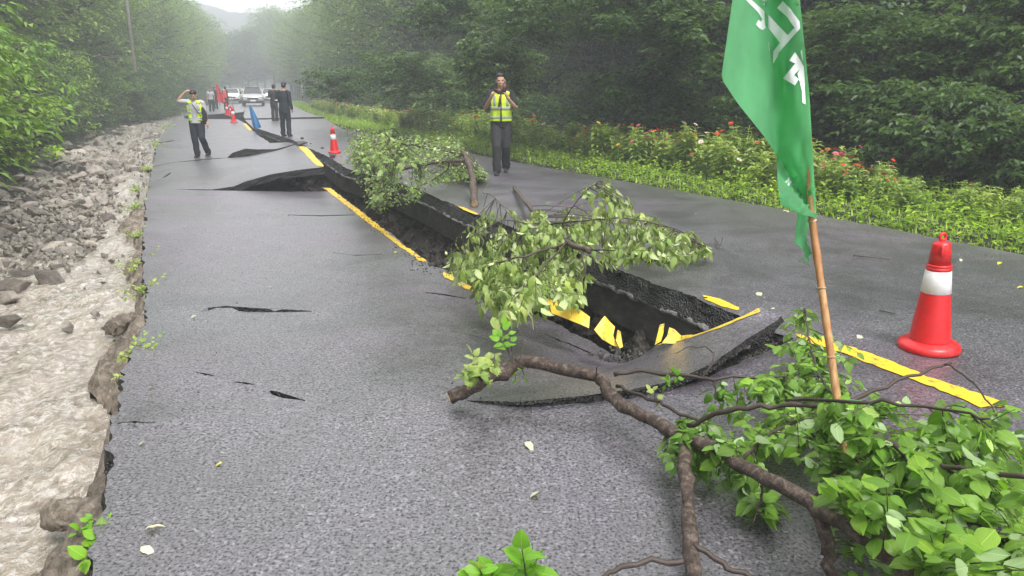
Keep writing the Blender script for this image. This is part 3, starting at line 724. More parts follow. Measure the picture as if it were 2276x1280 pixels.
def scatter(tpl, pos, dr, nm, size, wscale=None):
    """arrays -> merged mesh arrays"""
    V, F, U = tpl; n = len(pos); dr = unit(dr); x = unit(np.cross(dr, nm)); z = np.cross(x, dr)
    s = np.asarray(size).reshape(-1,1,1); ws = s if wscale is None else s*np.asarray(wscale).reshape(-1,1,1)
    P_ = pos[:,None,:] + x[:,None,:]*V[None,:,0:1]*ws + dr[:,None,:]*V[None,:,1:2]*s + z[:,None,:]*V[None,:,2:3]*s
    f = (F[None] + (np.arange(n)*len(V))[:,None,None]).reshape(-1, F.shape[1])
    return P_.reshape(-1,3), f, np.tile(U, (n,1))
def leaves_mesh(name, tpl, pos, dr, nm, size, wscale=None, sm=False):
    v, f, uv = scatter(tpl, np.array(pos, float), np.array(dr, float), np.array(nm, float), size, wscale)
    me = mesh_np(name, v, f, uv); return smooth(me) if sm else me
def mats_from(dr, nm):
    dr = unit(dr); x = unit(np.cross(dr, nm)); z = np.cross(x, dr); return x, dr, z

# ------------------------------------------------------------------ tree crowns
def crown(name, seed, H, R, z0, n_limb, twigs, per, leaf, flat=.35, shape=.8, tpl=None, lean=0.0):
    """limbs from the axis outwards, layered sprays of twigs, leaves in flat sprays along each twig"""
    r = np.random.RandomState(seed); limbs = []; pos = []; dr = []; nm = []; sz = []
    for i in range(n_limb):
        u = (i+.5)/n_limb; z = z0 + (H-z0)*u**.9*.96; a = i*2.399+r.uniform(-.4,.4)
        prof = math.sin(PI*min(1, .16+.84*u)**shape)**.7 if u < .999 else .2
        L = R*max(.22, prof)*r.uniform(.7,1.15); el = .15+.75*u+r.uniform(-.15,.15)
        d = np.array([math.cos(a)*math.cos(el), math.sin(a)*math.cos(el), math.sin(el)]); b = np.array([0,0,z-.12*H*u])
        pts = [b + d*L*q + np.array([0,0,-.05*L*q*q]) for q in np.linspace(0,1,6)]; limbs.append((pts, .05*R*(1-u*.6)))
        nt_ = int(twigs*(.5+L/R)); q = r.uniform(.25,1.05,nt_); base = b + d*L*q[:,None] + np.array([0,0,-.05*L])*(q*q)[:,None]
        ta = a + r.uniform(-1.35,1.35,nt_); tl = R*r.uniform(.10,.30,nt_)*(1.15-.5*q)
        td = np.stack([np.cos(ta), np.sin(ta), r.uniform(-.38,.30,nt_)], 1)
        base = base + r.normal(0,1,(nt_,3))*np.array([.10,.10,.10*flat*2])*R
        for j in range(per):
            k = (j+.5)/per; side = 1 if j % 2 else -1
            p = base + td*tl[:,None]*k + np.array([0,0,-1.])*(tl*.25*k*k)[:,None]
            sd = np.stack([-td[:,1], td[:,0], np.zeros(nt_)], 1)*side
            d2 = unit(td*.6 + sd*.8 + r.normal(0,.28,(nt_,3)) + np.array([0,0,-.28]))
            n2 = unit(np.array([0,0,1.])+r.normal(0,.38,(nt_,3)))
            pos.append(p + r.normal(0,.02,(nt_,3))); dr.append(d2); nm.append(n2); sz.append(leaf*r.uniform(.65,1.25,nt_))
    pos = np.concatenate(pos); dr = np.concatenate(dr); nm = np.concatenate(nm); sz = np.concatenate(sz)
    me = leaves_mesh(name, tpl or dia_template(), pos, dr, nm, sz)
    return me, limbs
def trunk_mesh(limbs, H, r0, seed, z_bot=-.6):
    acc = Acc(); rr = random.Random(seed); pts = [(rr.uniform(-.03,.03)*H*u, rr.uniform(-.03,.03)*H*u, z_bot+(H*.93-z_bot)*u) for u in np.linspace(0,1,8)]
    pts[0] = (0,0,z_bot); pts[1] = (0,0,pts[1][2]); acc.tube(pts, [r0*(1-.85*u) for u in np.linspace(0,1,8)], 9, rough=.15, seed=seed)
    for p, r in limbs: acc.tube(p, [max(.008, r*(1-.8*k/5)) for k in range(6)], 5)
    return acc.mesh('trunk')
def make_kind(seed, H, R, z0, nl, tw, per, leaf, m, **k):
    c, limbs = crown('crown', seed, H, R, z0, nl, tw, per, leaf, **k); c.materials.append(m)
    t = trunk_mesh(limbs, H, .012*H+.03, seed); t.materials.append(M_TRUNK); return c, t
L_FAR = leafmat('mist_paled_tree_leaves', (.13,.21,.07), (.20,.29,.10), (.18,.25,.11))  # paler leaf colour stands in for thicker mist over the far right trees
KIND = {
 'rt': [make_kind(21, 10.5, 3.9, 2.5, 40, 50, 7, .16, L_TREE), make_kind(22, 12.5, 4.2, 3.0, 44, 50, 7, .16, L_TREE), make_kind(23, 9, 3.6, 1.9, 36, 52, 7, .15, L_TREE)],
 'lt': [make_kind(31, 9.5, 3.6, .9, 42, 44, 7, .16, L_TREE2), make_kind(32, 11.5, 3.9, 1.2, 44, 44, 7, .17, L_TREE2)],
 'cl': [make_kind(81, 1.5, 1.15, .1, 22, 26, 7, .115, L_SHRUB, tpl=lite_template(.27)), make_kind(82, 1.1, 1.35, .1, 20, 28, 7, .105, L_SHRUB, tpl=lite_template(.27))],
 'sh': [make_kind(41, 2.7, 1.5, .05, 34, 22, 7, .15, L_SHRUB, tpl=lite_template(.26)), make_kind(42, 3.3, 1.6, .1, 34, 24, 7, .11, L_SHRUB), make_kind(43, 1.7, 1.3, .0, 26, 22, 7, .12, L_SHRUB)],
 'br': [make_kind(51, 3.2, 1.9, .05, 34, 26, 7, .15, L_BRIGHT, tpl=lite_template(.2)), make_kind(52, 2.4, 1.7, .0, 30, 26, 7, .14, L_BRIGHT, tpl=lite_template(.22))],
}
def tree(name, label, cat, s, t, kind, k, rz, sc, group, zoff=0.0, xy=None):
    x, y = (road(s, t) if xy is None else xy); z = float(terrain_z(s, t)) + zoff
    o = thing(name, label, cat, (float(x), float(y), z), rz, group); o.scale = (sc,)*3 if not isinstance(sc, tuple) else sc
    c, tr = KIND[kind][k]; co = put('crown', c, None, o)
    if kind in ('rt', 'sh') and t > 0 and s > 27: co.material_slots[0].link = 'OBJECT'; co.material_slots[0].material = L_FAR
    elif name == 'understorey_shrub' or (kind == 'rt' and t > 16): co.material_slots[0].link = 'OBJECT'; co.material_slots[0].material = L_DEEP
    put('trunk' if kind in ('rt','lt') else 'stems', tr, None, o); return o
rr = random.Random(5)
def place_r(s):
    for lim, w in ((1,'beyond the right picture edge'),(4.5,'at the right picture edge'),(7,'behind the big cone'),(10,'right of the green flag'),(13,'behind the green flag'),(17,'left of the green flag'),(20,'over the middle flowers'),(24,'behind the man with the phone'),(28,'just left of the man with the phone'),(33,'behind the fallen tree top'),(38,'right of the far cone'),(44,'right of the men in dark clothes'),(52,'behind the men in dark clothes'),(62,'before the silver car'),(72,'beside the silver car'),(82,'just beyond the silver car'),(95,'beside the second pair of queued cars'),(110,'beside the last queued cars'),(125,'just past the queue of cars'),(140,'where the road fades'),(160,'beyond where the road fades')):
        if s < lim: return w
    return 'at the vanishing end of the road'
def place_l(s):
    for lim, w in ((9,'at the left picture edge'),(13,'above the wet boulders'),(17,'above the middle of the rubble'),(21,'above the far rubble'),(26,'behind the utility pole foot'),(32,'left of the man in the open vest'),(38,'behind the man in the open vest'),(45,'just past the man in the open vest'),(55,'left of the far people'),(65,'behind the far people'),(78,'left of the silver car'),(92,'left of the queued cars'),(110,'left of the last cars'),(130,'where the road fades'),(155,'beyond where the road fades')):
        if s < lim: return w
    return 'at the vanishing end of the road'
# right side wood: rows receding from the flower border
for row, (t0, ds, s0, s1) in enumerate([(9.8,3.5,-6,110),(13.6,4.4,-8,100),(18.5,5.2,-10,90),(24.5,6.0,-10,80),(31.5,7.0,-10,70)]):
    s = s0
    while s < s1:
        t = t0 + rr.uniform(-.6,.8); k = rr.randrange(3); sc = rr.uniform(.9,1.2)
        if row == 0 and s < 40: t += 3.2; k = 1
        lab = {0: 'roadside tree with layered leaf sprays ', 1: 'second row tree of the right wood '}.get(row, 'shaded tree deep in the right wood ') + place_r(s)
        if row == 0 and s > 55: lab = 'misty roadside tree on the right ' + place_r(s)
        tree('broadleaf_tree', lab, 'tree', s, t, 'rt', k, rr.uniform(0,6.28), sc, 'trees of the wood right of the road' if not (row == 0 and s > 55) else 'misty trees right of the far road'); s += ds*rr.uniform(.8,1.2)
s = 104
while s < 190:
    for t in (8.5, 13.5): tree('broadleaf_tree', 'misty roadside tree on the right ' + place_r(s), 'tree', s+rr.uniform(-2,2), t+rr.uniform(-1,1), 'rt', rr.randrange(3), rr.uniform(0,6.28), rr.uniform(1,1.3), 'misty trees right of the far road')
    s += 5.5
# left side: trees on the bank
for row, (t0, ds, s0, s1) in enumerate([(-12.4,3.6,4,120),(-17.0,4.2,2,120),(-23.0,5.0,0,110),(-29,6.5,0,100)]):
    s = s0
    while s < s1:
        far = s > 50
        lab = ('pale misty ' if far else '') + ['front row tree on the left bank ', 'second row tree on the left bank ', 'tree high on the left bank ', 'highest tree on the left bank '][row] + place_l(s)
        tree('bank_tree', lab, 'tree', s, t0+rr.uniform(-.8,.8)+(min(2.4,(s-26)*.12) if s > 26 and row < 2 else 0), 'lt', rr.randrange(2), rr.uniform(0,6.28), rr.uniform(.85,1.2)*(1.28 if s > 30 else 1), 'misty trees on the left bank' if far else ['front trees on the left bank','second row of trees on the left bank','trees high on the left bank','trees high on the left bank'][row]); s += ds*rr.uniform(.8,1.2)
s = 118
while s < 200:
    for t in (-9.5, -14.5): tree('bank_tree', 'pale misty tree on the left ' + place_l(s), 'tree', s+rr.uniform(-2,2), t+rr.uniform(-1,1), 'lt', rr.randrange(2), rr.uniform(0,6.28), rr.uniform(1.2,1.5), 'misty trees on the left bank')
    s += 5.5
# far wood closing the valley where the road bends
for i in range(26):
    s = 165+rr.uniform(0,40); t = -22+44*i/25
    tree('broadleaf_tree', 'faint tree in the mist where the road disappears', 'tree', s, t, 'rt', rr.randrange(3), rr.uniform(0,6.28), rr.uniform(1.2,1.6), 'faint trees closing the end of the road')
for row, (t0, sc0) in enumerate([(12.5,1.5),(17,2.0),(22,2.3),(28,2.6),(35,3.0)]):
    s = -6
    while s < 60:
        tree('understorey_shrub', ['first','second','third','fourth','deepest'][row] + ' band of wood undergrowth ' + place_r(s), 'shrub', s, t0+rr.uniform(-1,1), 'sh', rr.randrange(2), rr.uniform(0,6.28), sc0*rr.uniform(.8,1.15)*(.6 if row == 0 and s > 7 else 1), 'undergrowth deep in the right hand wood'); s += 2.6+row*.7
# shrubs left: bright big-leaved bushes over the stream bank
s = 5.5
while s < 62:
    for row in range(2):
        near = s < 24
        t = (-7.75 if near else -7.7) - row*1.9 + rr.uniform(-.35,.35)
        tree('bush', (['bright green bush over the rubble ', 'bush behind the bright front bushes '][row] if near else ['front bush on the left bank ','second row bush on the left bank '][row]) + place_l(s), 'bush', s+rr.uniform(-.4,.4), t, 'br' if row == 0 and near else ('br' if rr.random() < .25 else 'sh'), rr.randrange(2), rr.uniform(0,6.28), rr.uniform(.95,1.3), ['front bushes at the left edge of the rubble','second row bushes on the left bank'][row] if near else 'bushes farther along the left bank')
    s += 1.55 if near else 2.1
s = 62
while s < 120:
    tree('bush', 'misty low bush on the left ' + place_l(s), 'bush', s, -6.6+rr.uniform(-.5,.5), 'sh', rr.randrange(3), rr.uniform(0,6.28), 1.2, 'misty bushes left of the far road'); s += 2.4
for s_ in np.arange(50, 66, 1.9): tree('bush', 'small misty bush at the stream edge ' + place_l(s_), 'bush', s_, -5.6-rr.uniform(0,1), 'sh', rr.randrange(3), rr.uniform(0,6.28), .9, 'misty bushes left of the far road')
# shrubs right: understorey behind the flowers
s = -1.0
while s < 10.5:
    for row in range(3):
        t = 6.9 + row*1.25 + rr.uniform(-.3,.3)
        tree('shrub', ['leafy shrub right behind the flower border ', 'taller shrub behind the border shrubs ', 'shrub in the shade of the right wood '][row] + place_r(s), 'shrub', s+rr.uniform(-.3,.3), t, 'sh', [2,0,1][row], rr.uniform(0,6.28), [.85,.95,1.22][row]*rr.uniform(.85,1.1), ['border shrubs at the right','second row shrubs at the right','shaded shrubs at the right'][row])
    s += 1.15
s = 11
while s < 100:
    if s > 26 or rr.random() < .35:
        tree('shrub', ('misty shrub behind the flower border ' if s > 26 else 'low dark shrub under the trees ') + place_r(s), 'shrub', s, 8.0+rr.uniform(-.3,.9), 'sh', 2 if s < 26 else rr.randrange(3), rr.uniform(0,6.28), .8 if s < 26 else rr.uniform(.85,1.1), 'misty shrubs beside the right hand wood' if s > 26 else 'low dark shrubs behind the flowers')
    s += 1.8
# low boughs that reach out over the border
def spray(name, label, group, base, direc, L, drop, leaf, m, seed, n=26, per=9):
    r = np.random.RandomState(seed); d = unit(np.array(direc, float)); b = np.array(base, float); acc = Acc()
    pts = [b + d*L*q + np.array([0,0,-drop*q*q]) for q in np.linspace(0,1,8)]; acc.tube(pts, [.011*(1-.8*q)+.002 for q in np.linspace(0,1,8)], 5)
    pos=[];dr=[];nm=[];sz=[]
    for i in range(n):
        q = .02+.98*i/(n-1); o = b+d*L*q+np.array([0,0,-drop*q*q]); side = 1 if i % 2 else -1
        sd = np.array([-d[1], d[0], 0])*side; td = unit(d*.75+sd*(.9-.5*q)+r.normal(0,.12,3)+np.array([0,0,-.15])); tl = L*.32*(1.15-q)*r.uniform(.7,1.2)
        tp = [o + td*tl*w + np.array([0,0,-.2*tl*w*w]) for w in (0,.5,1)]; acc.tube(tp, [.008,.005,.002], 4)
        for j in range(per):
            w = (j+.6)/per; s2 = 1 if j % 2 else -1; sd2 = np.array([-td[1], td[0], 0])*s2
            pos.append(o+td*tl*w+np.array([0,0,-.2*tl*w*w])); dr.append(td*.7+sd2*.75+r.normal(0,.2,3)+np.array([0,0,-.25])); nm.append(np.array([0,0,1])+r.normal(0,.3,3)); sz.append(leaf*r.uniform(.7,1.2))
    o = thing(name, label, 'bough', tuple(b), 0, group)
    lm = leaves_mesh('foliage', lite_template(.26), np.array(pos)-b, dr, nm, np.array(sz)); put('foliage', lm, m, o); tag(o.children[0], kind=None)
    for i in range(len(acc.v)): acc.v[i] = tuple(np.array(acc.v[i])-b)
    put('stem', acc.mesh('stem'), M_TWIG, o); return o
BOUGHS = [((1480,110),(1430,265),12.5),((1320,140),(1180,60),13),((1700,60),(1560,120),11),((1000,100),(900,170),20),((1250,60),(1090,190),15),((1050,190),(950,215),22),((1900,60),(1790,250),9.5),((2100,30),(1900,110),9.0),((2276,100),(2120,160),8.6),
          ((860,160),(750,205),26),((1150,20),(1000,60),18),((1560,10),(1400,40),12),((1950,150),(1840,300),9.2),((2200,200),(2050,320),8.4),((2276,330),(2170,380),8.0)]
BLAB = ['drooping leaf spray in the dark gap left of the flag','leaf spray high between the man and the flag','leaf spray touching the left side of the green flag','leaf spray above the head of the man','large low spray just right of the man','small light spray low left of the man','spray right beside the upper part of the flag','uppermost spray at the right behind the flag','spray at the right picture edge near the top','light spray above the far cone','spray at the top edge above the man','spray at the top edge left of the flag','spray right of the lower flag','low spray above the big cone','lowest spray at the right picture edge']
CLST = []
for sd, H_, R_, nl_ in ((81,1.5,1.15,22),(82,1.1,1.35,20)):
    lm_ = crown('tmp', sd, H_, R_, .1, nl_, 4, 1, .1)[1]; ac = Acc()
    for p_, r_0 in lm_: ac.tube(p_, [.007,.006,.005,.004,.003,.002], 4)
    ms_ = ac.mesh('stems'); ms_.materials.append(M_TWIG); CLST.append(ms_)
for i, (a, b_, D) in enumerate(BOUGHS):
    A = PD(a[0], a[1], D+2.4); B = PD(b_[0], b_[1]-12, D+(3.6 if D < 24 else .4)); o = thing('bough', BLAB[i], 'bough', tuple(B-Vector((0,0,.45))), i*1.3, 'boughs reaching out of the right hand wood')
    sc = rr.uniform(.75,1.15)*(1+.012*D); o.scale = (sc*1.25, sc*1.05, sc*.8); c, tr = KIND['cl'][i % 2]; put('crown', c, None, o); put('stems', CLST[i % 2], None, o)
# ------------------------------------------------------------------ verge: grass, weeds, flowers
def build_grass():
    r = np.random.RandomState(3); pos=[];dr=[];nm=[];sz=[];ws=[]
    def band(s0, s1, n, ta, tb, h, lean, w):
        s = s0+(s1-s0)*r.uniform(0,1,n)**1.5; t = r.uniform(ta, tb, n) + .10*fbm(s*1.7, s*0, 3, 5); X, Y = road(s, t); Z = terrain_z(s, t)-.02
        a = r.uniform(0,2*PI,n); d = np.stack([np.cos(a)*lean, np.sin(a)*lean, np.ones(n)*r.uniform(.5,1,n)], 1)
        pos.append(np.stack([X,Y,Z],1)); dr.append(d); nm.append(np.stack([np.cos(a),np.sin(a),np.full(n,.6)],1)); sz.append(h*r.uniform(.5,1.3,n)*(1+s*.006)); ws.append(w*(1+s*.035)*np.ones(n))
    band(2.0, 90, 26000, 3.62, 5.3, .11, 1.1, .55); band(2.0, 40, 12000, 3.60, 4.9, .09, 1.5, .95); band(2, 70, 7000, 4.9, 7.6, .20, .9, .4)
    me = leaves_mesh('grass', lite_template(.16,.1,.35), np.concatenate(pos), np.concatenate(dr), np.concatenate(nm), np.concatenate(sz), np.concatenate(ws))
    tag(put('grass', me, L_GRASS), 'bright green grass strip along the right road edge', 'grass', kind='stuff')
    # broad leaved ground weeds, low rosettes
    n = 4600; s = 1.5+34*r.uniform(0,1,n)**1.4; t = r.uniform(3.75,6.3,n); X, Y = road(s,t); Z = terrain_z(s,t)+.02
    P0=[];D0=[];N0=[];S0=[]
    for j in range(6):
        a = r.uniform(0,2*PI,n); P0.append(np.stack([X,Y,Z+.05*j*r.uniform(0,1,n)],1)); D0.append(np.stack([np.cos(a),np.sin(a),r.uniform(.1,.8,n)],1)); N0.append(np.stack([-.3*np.cos(a),-.3*np.sin(a),np.ones(n)],1)); S0.append(r.uniform(.05,.12,n))
    me = leaves_mesh('weeds', lite_template(.24,.1,.3), np.concatenate(P0), np.concatenate(D0), np.concatenate(N0), np.concatenate(S0))
    tag(put('weeds', me, L_GRASS), 'broad leaved weeds growing through the verge grass', 'weeds', kind='stuff')
build_grass()
PET = {k: plain('petals_'+k, c, .6, .25, 60) for k, c in {'red': (.62,.045,.03), 'orange': (.80,.26,.05), 'yellow': (.85,.55,.05), 'pink': (.70,.12,.22), 'pale': (.75,.62,.55)}.items()}
M_EYE = plain('flower_eye', (.35,.2,.04), .8)
def bloom_mesh(r=.03):
    bm = bmesh.new()
    for ring, (n, rad, z, tl) in enumerate([(9, r, 0, .25), (7, r*.62, .006, .6)]):
        for i in range(n):
            a = 2*PI*i/n+ring*.3; d = Vector((math.cos(a), math.sin(a), 0)); s = Vector((-d.y, d.x, 0))
            vs_ = [bm.verts.new(p) for p in (Vector((0,0,z)), d*rad*.6+s*rad*.26+Vector((0,0,z+rad*tl*.6)), d*rad+Vector((0,0,z+rad*tl)), d*rad*.6-s*rad*.26+Vector((0,0,z+rad*tl*.6)))]; bm.faces.new(vs_)
    me = bpy.data.meshes.new('bloom'); bm.to_mesh(me); bm.free(); return me
BLOOM = {k: bloom_mesh(.058) for k in PET}
for k in PET: BLOOM[k].materials.append(PET[k])
def eye_mesh():
    bm = bmesh.new(); bmesh.ops.create_icosphere(bm, subdivisions=1, radius=.012); bmesh.ops.translate(bm, verts=bm.verts[:], vec=(0,0,.012)); me = bpy.data.meshes.new('eye'); bm.to_mesh(me); bm.free(); me.materials.append(M_EYE); return me
EYE = eye_mesh()
def flower_kind(seed, h, nst):
    r = np.random.RandomState(seed); acc = Acc(); pos=[];dr=[];nm=[];sz=[]; tops=[]
    for i in range(nst):
        a = r.uniform(0,6.28); rad = r.uniform(.05,.30); H = h*r.uniform(.6,1.0); b = np.array([math.cos(a)*rad*.4, math.sin(a)*rad*.4, 0]); e = np.array([math.cos(a)*rad*1.3, math.sin(a)*rad*1.3, H])
        mid = (b+e)/2+np.array([0,0,.08*H]); pts = [b, mid, e]; acc.tube(pts, [.006,.005,.004], 4); tops.append(e)
        for j in range(12):
            q = .12+.86*j/12; o = b*(1-q)**2+mid*2*q*(1-q)+e*q*q; 
            for sgn in (0, PI):
                an = j*1.57+a+sgn; d = np.array([math.cos(an), math.sin(an), r.uniform(-.1,.7)]); pos.append(o); dr.append(d); nm.append(np.array([-.4*d[0],-.4*d[1],1])+r.normal(0,.2,3)); sz.append(r.uniform(.13,.24)*(1.1-.35*q))
    lm = leaves_mesh('foliage', lite_template(.22,.12,.35), pos, dr, nm, np.array(sz)); lm.materials.append(L_FLOWER); sm_ = acc.mesh('stems'); sm_.materials.append(L_FLOWER); return lm, sm_, tops
FK = [flower_kind(61+i, [.80,.92,.70,.85][i], [11,13,10,12][i]) for i in range(4)]
cols = ['red','pink','red','pink','pale','red','orange','red']
cname = {'red':'red','orange':'orange','yellow':'yellow','pink':'pink','pale':'pale'}
rf = random.Random(9); s = 1.8; i = 0
while s < 62:
    for row in range(2):
        t = 4.85 + row*.6 + rf.uniform(-.25,.25); x, y = road(s+rf.uniform(-.2,.2), t); z = float(terrain_z(s, t)); k = rf.randrange(4); c = rf.choice(cols)
        if 14 < s < 17.5: c = 'yellow' if row == 0 else 'orange'
        if 19 < s < 30: c = rf.choice(['orange','pale','red','red'])
        where = 'right of the green flag' if s < 7 else ('between the flag and the man with the phone' if s < 14 else ('beside the man with the phone' if s < 20 else 'far along the misty border'))
        nb = rf.choice([0,1,2,3,5,7]) if s > 7.5 else rf.choice([0,0,0,0,1])
        o = thing('flowering_plant', (f'leafy garden flower with {cname[c]} blooms {where}' if nb else f'leafy garden flower without blooms {where}'), 'flower', (float(x), float(y), z), rf.uniform(0,6.28), f'{cname[c]} garden flowers {where}' if nb else f'bloomless garden flowers {where}')
        sc = rf.uniform(.62,.98)*(1 if s > 9 else .66); o.scale = (sc,sc,sc)
        lm, sm_, tops = FK[k]; put('foliage', lm, None, o); put('stems', sm_, None, o)
        for tp in rf.sample(tops, min(nb, len(tops))):
            b = put('bloom', BLOOM[c], None, o, loc=tuple(tp), rot=(rf.uniform(-.6,.6), rf.uniform(-.6,.6), rf.uniform(0,6)), scale=rf.uniform(.8,1.25)); put('flower_eye', EYE, None, b); 
    s += .36 if s < 16 else (.62 if s < 34 else 1.1)

# ================================================================== ROCKS
def rock_mesh(seed, n=16, flat=.7, sub=False, size=1.0, bev=.02):
    r = np.random.RandomState(seed); bm = bmesh.new()
    p = r.normal(0,1,(n,3)); p = unit(p)*r.uniform(.75,1.0,(n,1))*np.array([1, r.uniform(.65,.95), flat])*.5*size
    for q in p: bm.verts.new(q)
    g = bmesh.ops.convex_hull(bm, input=bm.verts[:]); 
    bmesh.ops.delete(bm, geom=[v for v in bm.verts if not v.link_faces], context='VERTS')
    bmesh.ops.dissolve_limit(bm, angle_limit=.25, verts=bm.verts[:], edges=bm.edges[:])
    bmesh.ops.bevel(bm, geom=bm.edges[:], offset=bev*size, segments=1, affect='EDGES')
    if sub:
        bmesh.ops.triangulate(bm, faces=bm.faces[:]); bmesh.ops.subdivide_edges(bm, edges=bm.edges[:], cuts=7, use_grid_fill=True)
        for v in bm.verts:
            c = v.co; d = float(fbm(np.array([c.x*7/size+seed]), np.array([c.y*7/size+c.z*5/size]), 4, 3)[0]); v.co = c*(1+.15*d) + Vector((0,0,0.06*size*float(fbm(np.array([c.x*28/size]), np.array([c.y*20/size+c.z*9]), 2, 8)[0])))
    me = bm_mesh('rock', bm, False); 
    if sub: smooth(me)
    return me
ROCKS = [rock_mesh(70+i, 13+i % 5, [.5,.65,.8,.45][i % 4]) for i in range(12)]
for m_ in ROCKS: m_.materials.append(M_ROCK)
ROCKS_D = [me.copy() for me in ROCKS[:4]]
for m_ in ROCKS_D: m_.materials.clear(); m_.materials.append(M_ROCKD)
BIG = [  # px, py, width px, dark, shape, label
 (112,622,104,1,2,'dark rounded boulder nearest the brown flood water'),(28,628,110,1,3,'wet black slab of rock at the left edge of the rubble'),(14,655,62,0,1,'pale smooth rock in the corner by the dark slab'),
 (45,606,80,1,7,'flat rock with a dark face behind the rounded boulder'),(125,590,48,1,3,'thin dark slab poking out of the water behind the boulder'),(76,540,44,1,0,'dark upright pointed rock in the rubble'),(155,533,48,0,4,'grey blocky rock at the water edge of the rubble'),
 (148,556,52,0,5,'low brown rock leaning against the grey block'),(205,538,52,0,3,'broad flat slab at the front of the stone bar'),(118,500,40,0,8,'pale cube shaped rock in the middle of the rubble'),(75,455,46,1,6,'dark curved rock in the rubble'),(100,430,44,0,9,'sharp grey rock behind the dark curved one'),
 (210,378,44,0,10,'pointed grey rock in the far rubble'),(262,400,36,0,1,'square grey rock out in the stream near the road'),(30,480,52,0,5,'greyish slab at the left edge of the rubble'),(185,450,46,0,2,'greenish flat rock on the stone bar'),(62,395,50,0,4,'large rounded block under the bushes'),(128,405,46,0,8,'flat topped block under the bushes'),(300,370,34,0,3,'grey rock where the stream narrows by the road'),(20,710,54,1,9,'low dark rock breaking the water at the left edge')]
rk = random.Random(17); placed = []
for px, py, w, dk, sh, lab in BIG:
    z = -.42; p = P(px, py, z); d = proj(p)[2]; sz = w*d/FPX*1.15
    o = tag(put('rock', (ROCKS_D[sh % 4] if dk else ROCKS[sh]), None, None, p + Vector((0,0,-.10*sz)), (rk.uniform(-.2,.2), rk.uniform(-.2,.2), rk.uniform(0,6.28)), sz), lab, 'rock', 'rocks of the rubble beside the stream'); placed.append((p.x, p.y, sz))
POLY = [(-60,420),(60,372),(150,318),(240,278),(330,262),(392,262),(368,298),(340,345),(318,372),(262,396),(250,440),(262,470),(232,505),(225,545),(150,600),(60,600),(-60,690)]
shade = {'light': 'pale grey', 'mid': 'brownish grey', 'dark': 'dark wet'}
n = 0; tries = 0
while n < 275 and tries < 9000:
    tries += 1; px = rk.uniform(-60, 392); py = 262+(690-262)*rk.random()**1.25
    if not inpoly(px, py, POLY): continue
    p = P(px, py, -.43); sz = rk.uniform(.13,.50)*(1 if py > 400 else 1.35)
    if any((p.x-a)**2+(p.y-b)**2 < (.36*(sz+c))**2 for a, b, c in placed): continue
    dk = rk.random() < .22; placed.append((p.x, p.y, sz)); zone = 'near the boulder' if py > 520 else ('in the middle of the stone bar' if py > 400 else ('under the left bushes' if px < 200 else 'far up the stream by the road edge'))
    sl = 'large' if sz > .34 else ('small' if sz < .24 else 'medium'); tone = 'dark wet' if dk else 'grey'
    p.z += rk.uniform(-.13,.0) + (.06 if px < 200 and py < 480 else 0)
    tag(put('rock', ROCKS_D[rk.randrange(4)] if dk else ROCKS[rk.randrange(12)], None, None, p, (rk.uniform(-.5,.5), rk.uniform(-.5,.5), rk.uniform(0,6.28)), (sz*rk.uniform(.9,1.45), sz, sz*rk.uniform(.5,1.0))), f'{sl} {tone} angular rock {zone}', 'rock', f'{sl} {tone} rocks {zone}'); n += 1
def small_rocks():
    acc = Acc(); r = random.Random(4); base = [np.array([tuple(v.co) for v in me.vertices]) for me in ROCKS[:5]]; fs = [[tuple(p.vertices) for p in me.polygons] for me in ROCKS[:5]]
    k = 0
    while k < 1500:
        px = r.uniform(-60, 395); py = 262+(700-262)*r.random()**1.2
        if not inpoly(px, py, POLY): continue
        p = P(px, py, -.46+r.uniform(-.02,.05)); s = r.uniform(.05,.17); i = r.randrange(5); M = np.array(Euler((r.uniform(0,3),r.uniform(0,3),r.uniform(0,6))).to_matrix()); acc.add(base[i]@M.T*s + np.array(tuple(p)), fs[i]); k += 1
    # cobbles showing through the fast water by the road edge
    for _ in range(90):
        s_ = r.uniform(8,24); p = RP(s_, r.uniform(-4.6,-3.85), -.47); s = r.uniform(.05,.16); i = r.randrange(5); M = np.array(Euler((r.uniform(0,3),r.uniform(0,3),r.uniform(0,6))).to_matrix()); acc.add(base[i]@M.T*s + np.array(tuple(p)), fs[i])
    tag(put('rubble', acc.mesh('rubble', False), M_ROCK), 'small broken stones filling the gaps between the rocks', 'rubble', kind='stuff')
small_rocks()
def big_lump(seed, c, sz, lab):
    me = rock_mesh(seed, 22, .8, True, 1.0, .05); me.materials.append(M_CONC); return tag(put('concrete_lump', me, None, None, c, (0.1,-.15,rk.uniform(0,6)), sz), lab, 'concrete lump', 'broken concrete lumps at the near road edge')
big_lump(91, P(150,1150,-.36), (.26,.44,.26), 'rough brown concrete lump lying in the water at the near road edge')
big_lump(93, P(268,722,-.42), (.40,.30,.26), 'crumbling concrete block in the water against the road edge')

